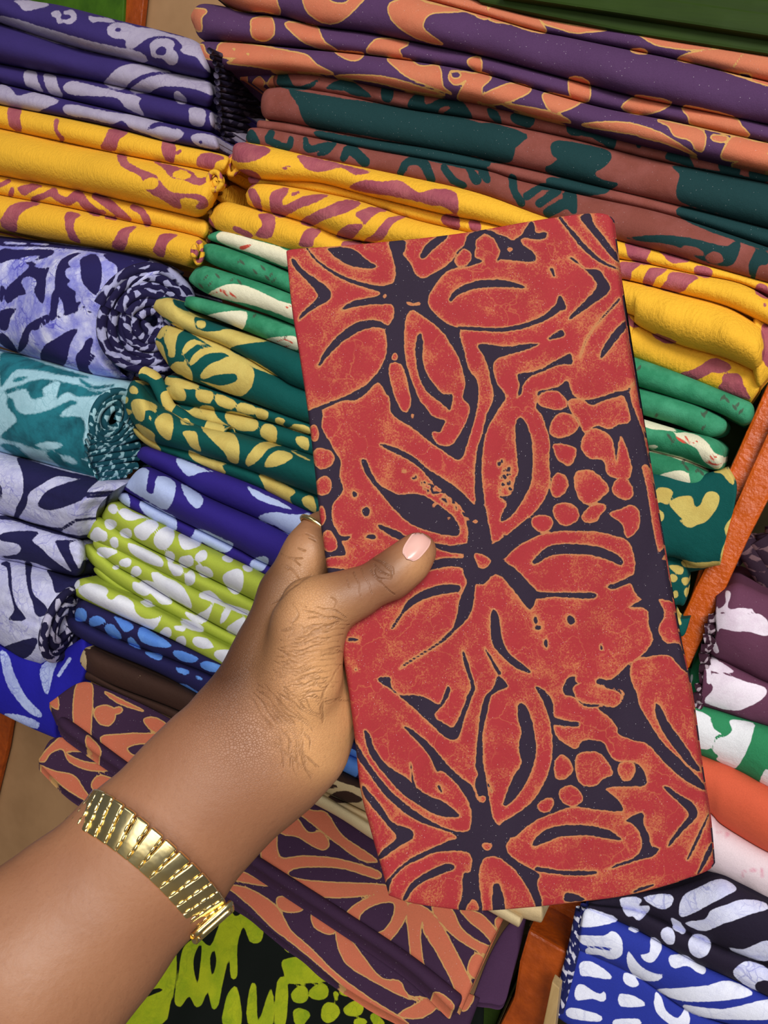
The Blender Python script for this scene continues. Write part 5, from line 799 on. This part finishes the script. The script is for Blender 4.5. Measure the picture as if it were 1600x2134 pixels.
palm = np.clip(1.1 * blob(715, 1480, 75) + 0.9 * blob(690, 1560, 55) + 0.55 * blob(660, 1370, 80) + 0.45 * blob(640, 1160, 40) + 0.5 * blob(880, 1185, 36) + 0.55 * blob(640, 1260, 40), 0, 1)
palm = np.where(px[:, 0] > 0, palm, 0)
dark = np.clip(0.9 * blob(520, 1300, 75) + 0.8 * blob(470, 1400, 60) + 0.7 * blob(570, 1200, 50) + 0.6 * blob(795, 1175, 32) + 0.5 * blob(700, 1215, 50) + 0.25 * blob(600, 1120, 40), 0, 1)  # darker back-of-hand skin, with the shade of its left side painted in
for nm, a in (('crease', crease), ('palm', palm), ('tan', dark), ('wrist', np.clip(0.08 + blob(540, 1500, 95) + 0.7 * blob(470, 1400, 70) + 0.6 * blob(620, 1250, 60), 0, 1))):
    at = me.attributes.new(nm, 'FLOAT', 'POINT'); at.data.foreach_set('value', a.astype(np.float32))
me.polygons.foreach_set('use_smooth', [True] * len(me.polygons))
t = NT('brown_skin')
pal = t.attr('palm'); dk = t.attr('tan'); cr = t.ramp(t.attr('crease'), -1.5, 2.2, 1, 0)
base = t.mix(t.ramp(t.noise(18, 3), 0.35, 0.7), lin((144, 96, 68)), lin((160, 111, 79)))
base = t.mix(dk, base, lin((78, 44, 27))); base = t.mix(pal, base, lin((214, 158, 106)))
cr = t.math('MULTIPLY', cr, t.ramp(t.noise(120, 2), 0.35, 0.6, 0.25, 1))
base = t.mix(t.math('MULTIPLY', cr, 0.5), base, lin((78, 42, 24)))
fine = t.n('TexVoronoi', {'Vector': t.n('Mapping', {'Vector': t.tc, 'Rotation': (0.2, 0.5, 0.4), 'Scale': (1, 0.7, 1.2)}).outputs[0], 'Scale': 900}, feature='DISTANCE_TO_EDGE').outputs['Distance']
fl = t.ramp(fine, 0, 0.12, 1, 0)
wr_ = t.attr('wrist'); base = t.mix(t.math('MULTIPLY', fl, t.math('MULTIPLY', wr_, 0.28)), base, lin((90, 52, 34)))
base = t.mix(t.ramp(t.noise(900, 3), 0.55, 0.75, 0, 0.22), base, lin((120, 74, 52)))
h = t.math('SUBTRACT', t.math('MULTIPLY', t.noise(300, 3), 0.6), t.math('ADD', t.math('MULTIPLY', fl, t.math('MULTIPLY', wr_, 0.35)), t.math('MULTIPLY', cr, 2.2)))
t.b.inputs['Subsurface Weight'].default_value = 0.08; t.b.inputs['Subsurface Radius'].default_value = (0.006, 0.003, 0.002); t.b.inputs['Specular IOR Level'].default_value = 0.42
m_skin = t.out(base, 0.48, t.n('Bump', {'Height': h, 'Strength': 0.5, 'Distance': 0.0007}).outputs[0])
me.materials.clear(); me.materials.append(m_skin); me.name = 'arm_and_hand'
root = cpt(160, 1938, .30) @ R.T + CAM
person = empty('person', tuple(root), 'bare brown forearm and left hand reaching in and gripping the red cloth, thumb in front', 'person')
me.transform(Matrix.Translation(Vector(-root)))
arm = bpy.data.objects.new('arm_and_hand', me); COL.objects.link(arm); arm.parent = person
bv = BVHTree.FromPolygons([tuple(v) for v in co], [tuple(p.vertices) for p in me.polygons])
def hit(p):
    d = ray(np.array(p, float)); d = d / np.linalg.norm(d); r = bv.ray_cast(Vector(CAM), Vector(d)); return r
# thumb nail
nl = NT('thumb_nail_pink'); nlc = nl.mix(nl.ramp(nl.noise(60, 2), 0.4, 0.6), lin((228, 186, 176)), lin((220, 170, 158))); m_nail = nl.out(nlc, 0.22)
c0 = np.array([867., 1138.]); ax = _n([0.60, -0.80]); sx = np.array([ax[1], -ax[0]])
NU, NV = 18, 14; vs = []; ok = True
for i in range(NU):
    u = -1 + 2 * i / (NU - 1); wd = (1 - abs(u) ** 3.2) ** (1 / 2.6) if abs(u) < 1 else 0.02
    for j in range(NV):
        v = -1 + 2 * j / (NV - 1); q = c0 + ax * 33 * u + sx * 22 * v * max(wd, 0.05) * (1 + 0.08 * u)
        r = hit(q)
        if r[0] is None: r = hit(c0 + (q - c0) * 0.85)
        P_ = np.array(r[0]); dome = 0.0009 * (1 - 0.6 * v * v) * (1 - 0.5 * max(u, 0) ** 2) + 0.0002
        vs.append(P_ - FW * dome)
vs = np.array(vs); nn = len(vs); vs2 = np.concatenate([vs, vs + FW * 0.0012]); fc = gridfaces(NU, NV)
rim = [i * NV for i in range(NU)] + [(NU - 1) * NV + j for j in range(1, NV)] + [i * NV + NV - 1 for i in range(NU - 2, -1, -1)] + [j for j in range(NV - 2, 0, -1)]
fc += [[a_ + nn for a_ in f_][::-1] for f_ in gridfaces(NU, NV)] + [[rim[i], rim[(i + 1) % len(rim)], rim[(i + 1) % len(rim)] + nn, rim[i] + nn] for i in range(len(rim))]
mkobj('thumb_nail', vs2, fc, m_nail, person)
# ring on the index finger
g = NT('polished_gold'); g.b.inputs['Metallic'].default_value = 1.0
m_gold = g.out(g.mix(g.ramp(g.noise(120, 3), 0.4, 0.7), lin((255, 236, 178)), lin((250, 222, 150))), 0.26, g.n('Bump', {'Height': g.noise(160, 2), 'Strength': 0.12, 'Distance': 0.002}).outputs[0])
a_ = np.linspace(0, 2 * math.pi, 33)
cR = cpt(661, 1101, .3395); axd = _n(cpt(700, 1070, .343) - cpt(640, 1150, .336)); s1 = _n(np.cross(axd, [0, 0, 1])); s2 = np.cross(axd, s1)
rr_ = 39 * PX * .3395
rp = cR + rr_ * (np.cos(a_)[:, None] * s1 + np.sin(a_)[:, None] * s2)
ring = tube('gold_ring', None, rp @ R.T + CAM, 0.0011, m_gold, 8, 1.0, seed=1); tag(ring, 'thin gold ring on the index finger at the edge of the red cloth', 'ring')
# ================= gold bracelet
bc = np.array([302., 1801.]); bu = _n([0.755, 0.656]); bvv = _n([0.66, -0.75]); dB = 0.307
def bpos(ph, w):   # angle round the arm, offset across the band (px)
    s_, c_ = math.sin(ph), math.cos(ph); q = bc + bu * (176 * c_) + bvv * (26 * s_ + w); d = dB - 0.0266 * s_
    return cpt(q[0], q[1], d) @ R.T + CAM
bco = bpos(math.pi / 2, 0)
br = empty('gold_bracelet', tuple(bco), 'gold link bracelet with beaded seams around the wrist', 'bracelet')
def frame_at(ph):
    p = bpos(ph, 0); t_ = _n(bpos(ph + .01, 0) - bpos(ph - .01, 0)); wd = _n(bpos(ph, 5) - bpos(ph, -5)); wd = _n(wd - t_ * (wd @ t_)); n_ = np.cross(t_, wd)
    ce = cpt(*bc, dB) @ R.T + CAM
    if n_ @ (p - ce) < 0: n_ = -n_; t_ = -t_
    return p, t_, wd, n_
NL = 26
def link_mesh():
    b = bmesh.new(); bmesh.ops.create_cube(b, size=1.0); bmesh.ops.scale(b, vec=(0.0059, 0.0158, 0.0021), verts=b.verts)
    bmesh.ops.bevel(b, geom=list(b.edges), offset=0.0009, segments=4, affect='EDGES', profile=0.5)
    m = bpy.data.meshes.new('link'); b.to_mesh(m); b.free(); m.materials.append(m_gold); m.polygons.foreach_set('use_smooth', [True] * len(m.polygons)); return m
def bead_mesh():
    b = bmesh.new()
    for i in range(4):
        y = (i - 1.5) * 0.0034
        r = bmesh.ops.create_icosphere(b, subdivisions=2, radius=1.0); bmesh.ops.scale(b, vec=(0.0007, 0.0017, 0.0007), verts=r['verts']); bmesh.ops.translate(b, vec=(0.0028 + (0.0004 if i % 2 else -0.0003), y, 0.0009), verts=r['verts'])
    m = bpy.data.meshes.new('bead_row'); b.to_mesh(m); b.free(); m.materials.append(m_gold); m.polygons.foreach_set('use_smooth', [True] * len(m.polygons)); return m
lm, bmh = link_mesh(), bead_mesh()
# equal steps of arc
phs = np.linspace(0, 2 * math.pi, 721); pp = np.array([bpos(a, 0) for a in phs]); cl = np.concatenate([[0], np.cumsum(np.linalg.norm(np.diff(pp, axis=0), axis=1))])
NL = int(cl[-1] / 0.0060)
for i in range(NL):
    ph = float(np.interp((i + 0.35) / NL * cl[-1], cl, phs)); p, t_, wd, n_ = frame_at(ph); off = p - bco
    Mx = Matrix(((t_[0], wd[0], n_[0], off[0]), (t_[1], wd[1], n_[1], off[1]), (t_[2], wd[2], n_[2], off[2]), (0, 0, 0, 1)))
    l = bpy.data.objects.new('link', lm); COL.objects.link(l); l.parent = br; l.matrix_local = Mx
    bd_ = bpy.data.objects.new('bead_row', bmh); COL.objects.link(bd_); bd_.parent = l
# clasp
p, t_, wd, n_ = frame_at(0.22)
def fr(x, y, z): return p + t_ * x + wd * y + n_ * z
cl_v = []; 
loop = [(-.0045, -.0088), (.0055, -.0088), (.0055, .0088), (-.0045, .0088)]
W = []
for i in range(4):
    a, b = loop[i], loop[(i + 1) % 4]
    for s_ in np.linspace(0, 1, 8)[:-1]: W.append(fr(a[0] + (b[0] - a[0]) * s_, a[1] + (b[1] - a[1]) * s_, 0.0028))
W.append(W[0]); c1 = tube('clasp', br, np.array(W), 0.0013, m_gold, 8, 1.0); c1['label'] = 'rectangular gold clasp frame'
W = [fr(0.0005, y, 0.0034) for y in np.linspace(-.0072, .0072, 8)]; tube('clasp_bar', br, np.array(W), 0.0016, m_gold, 8, 1.0)
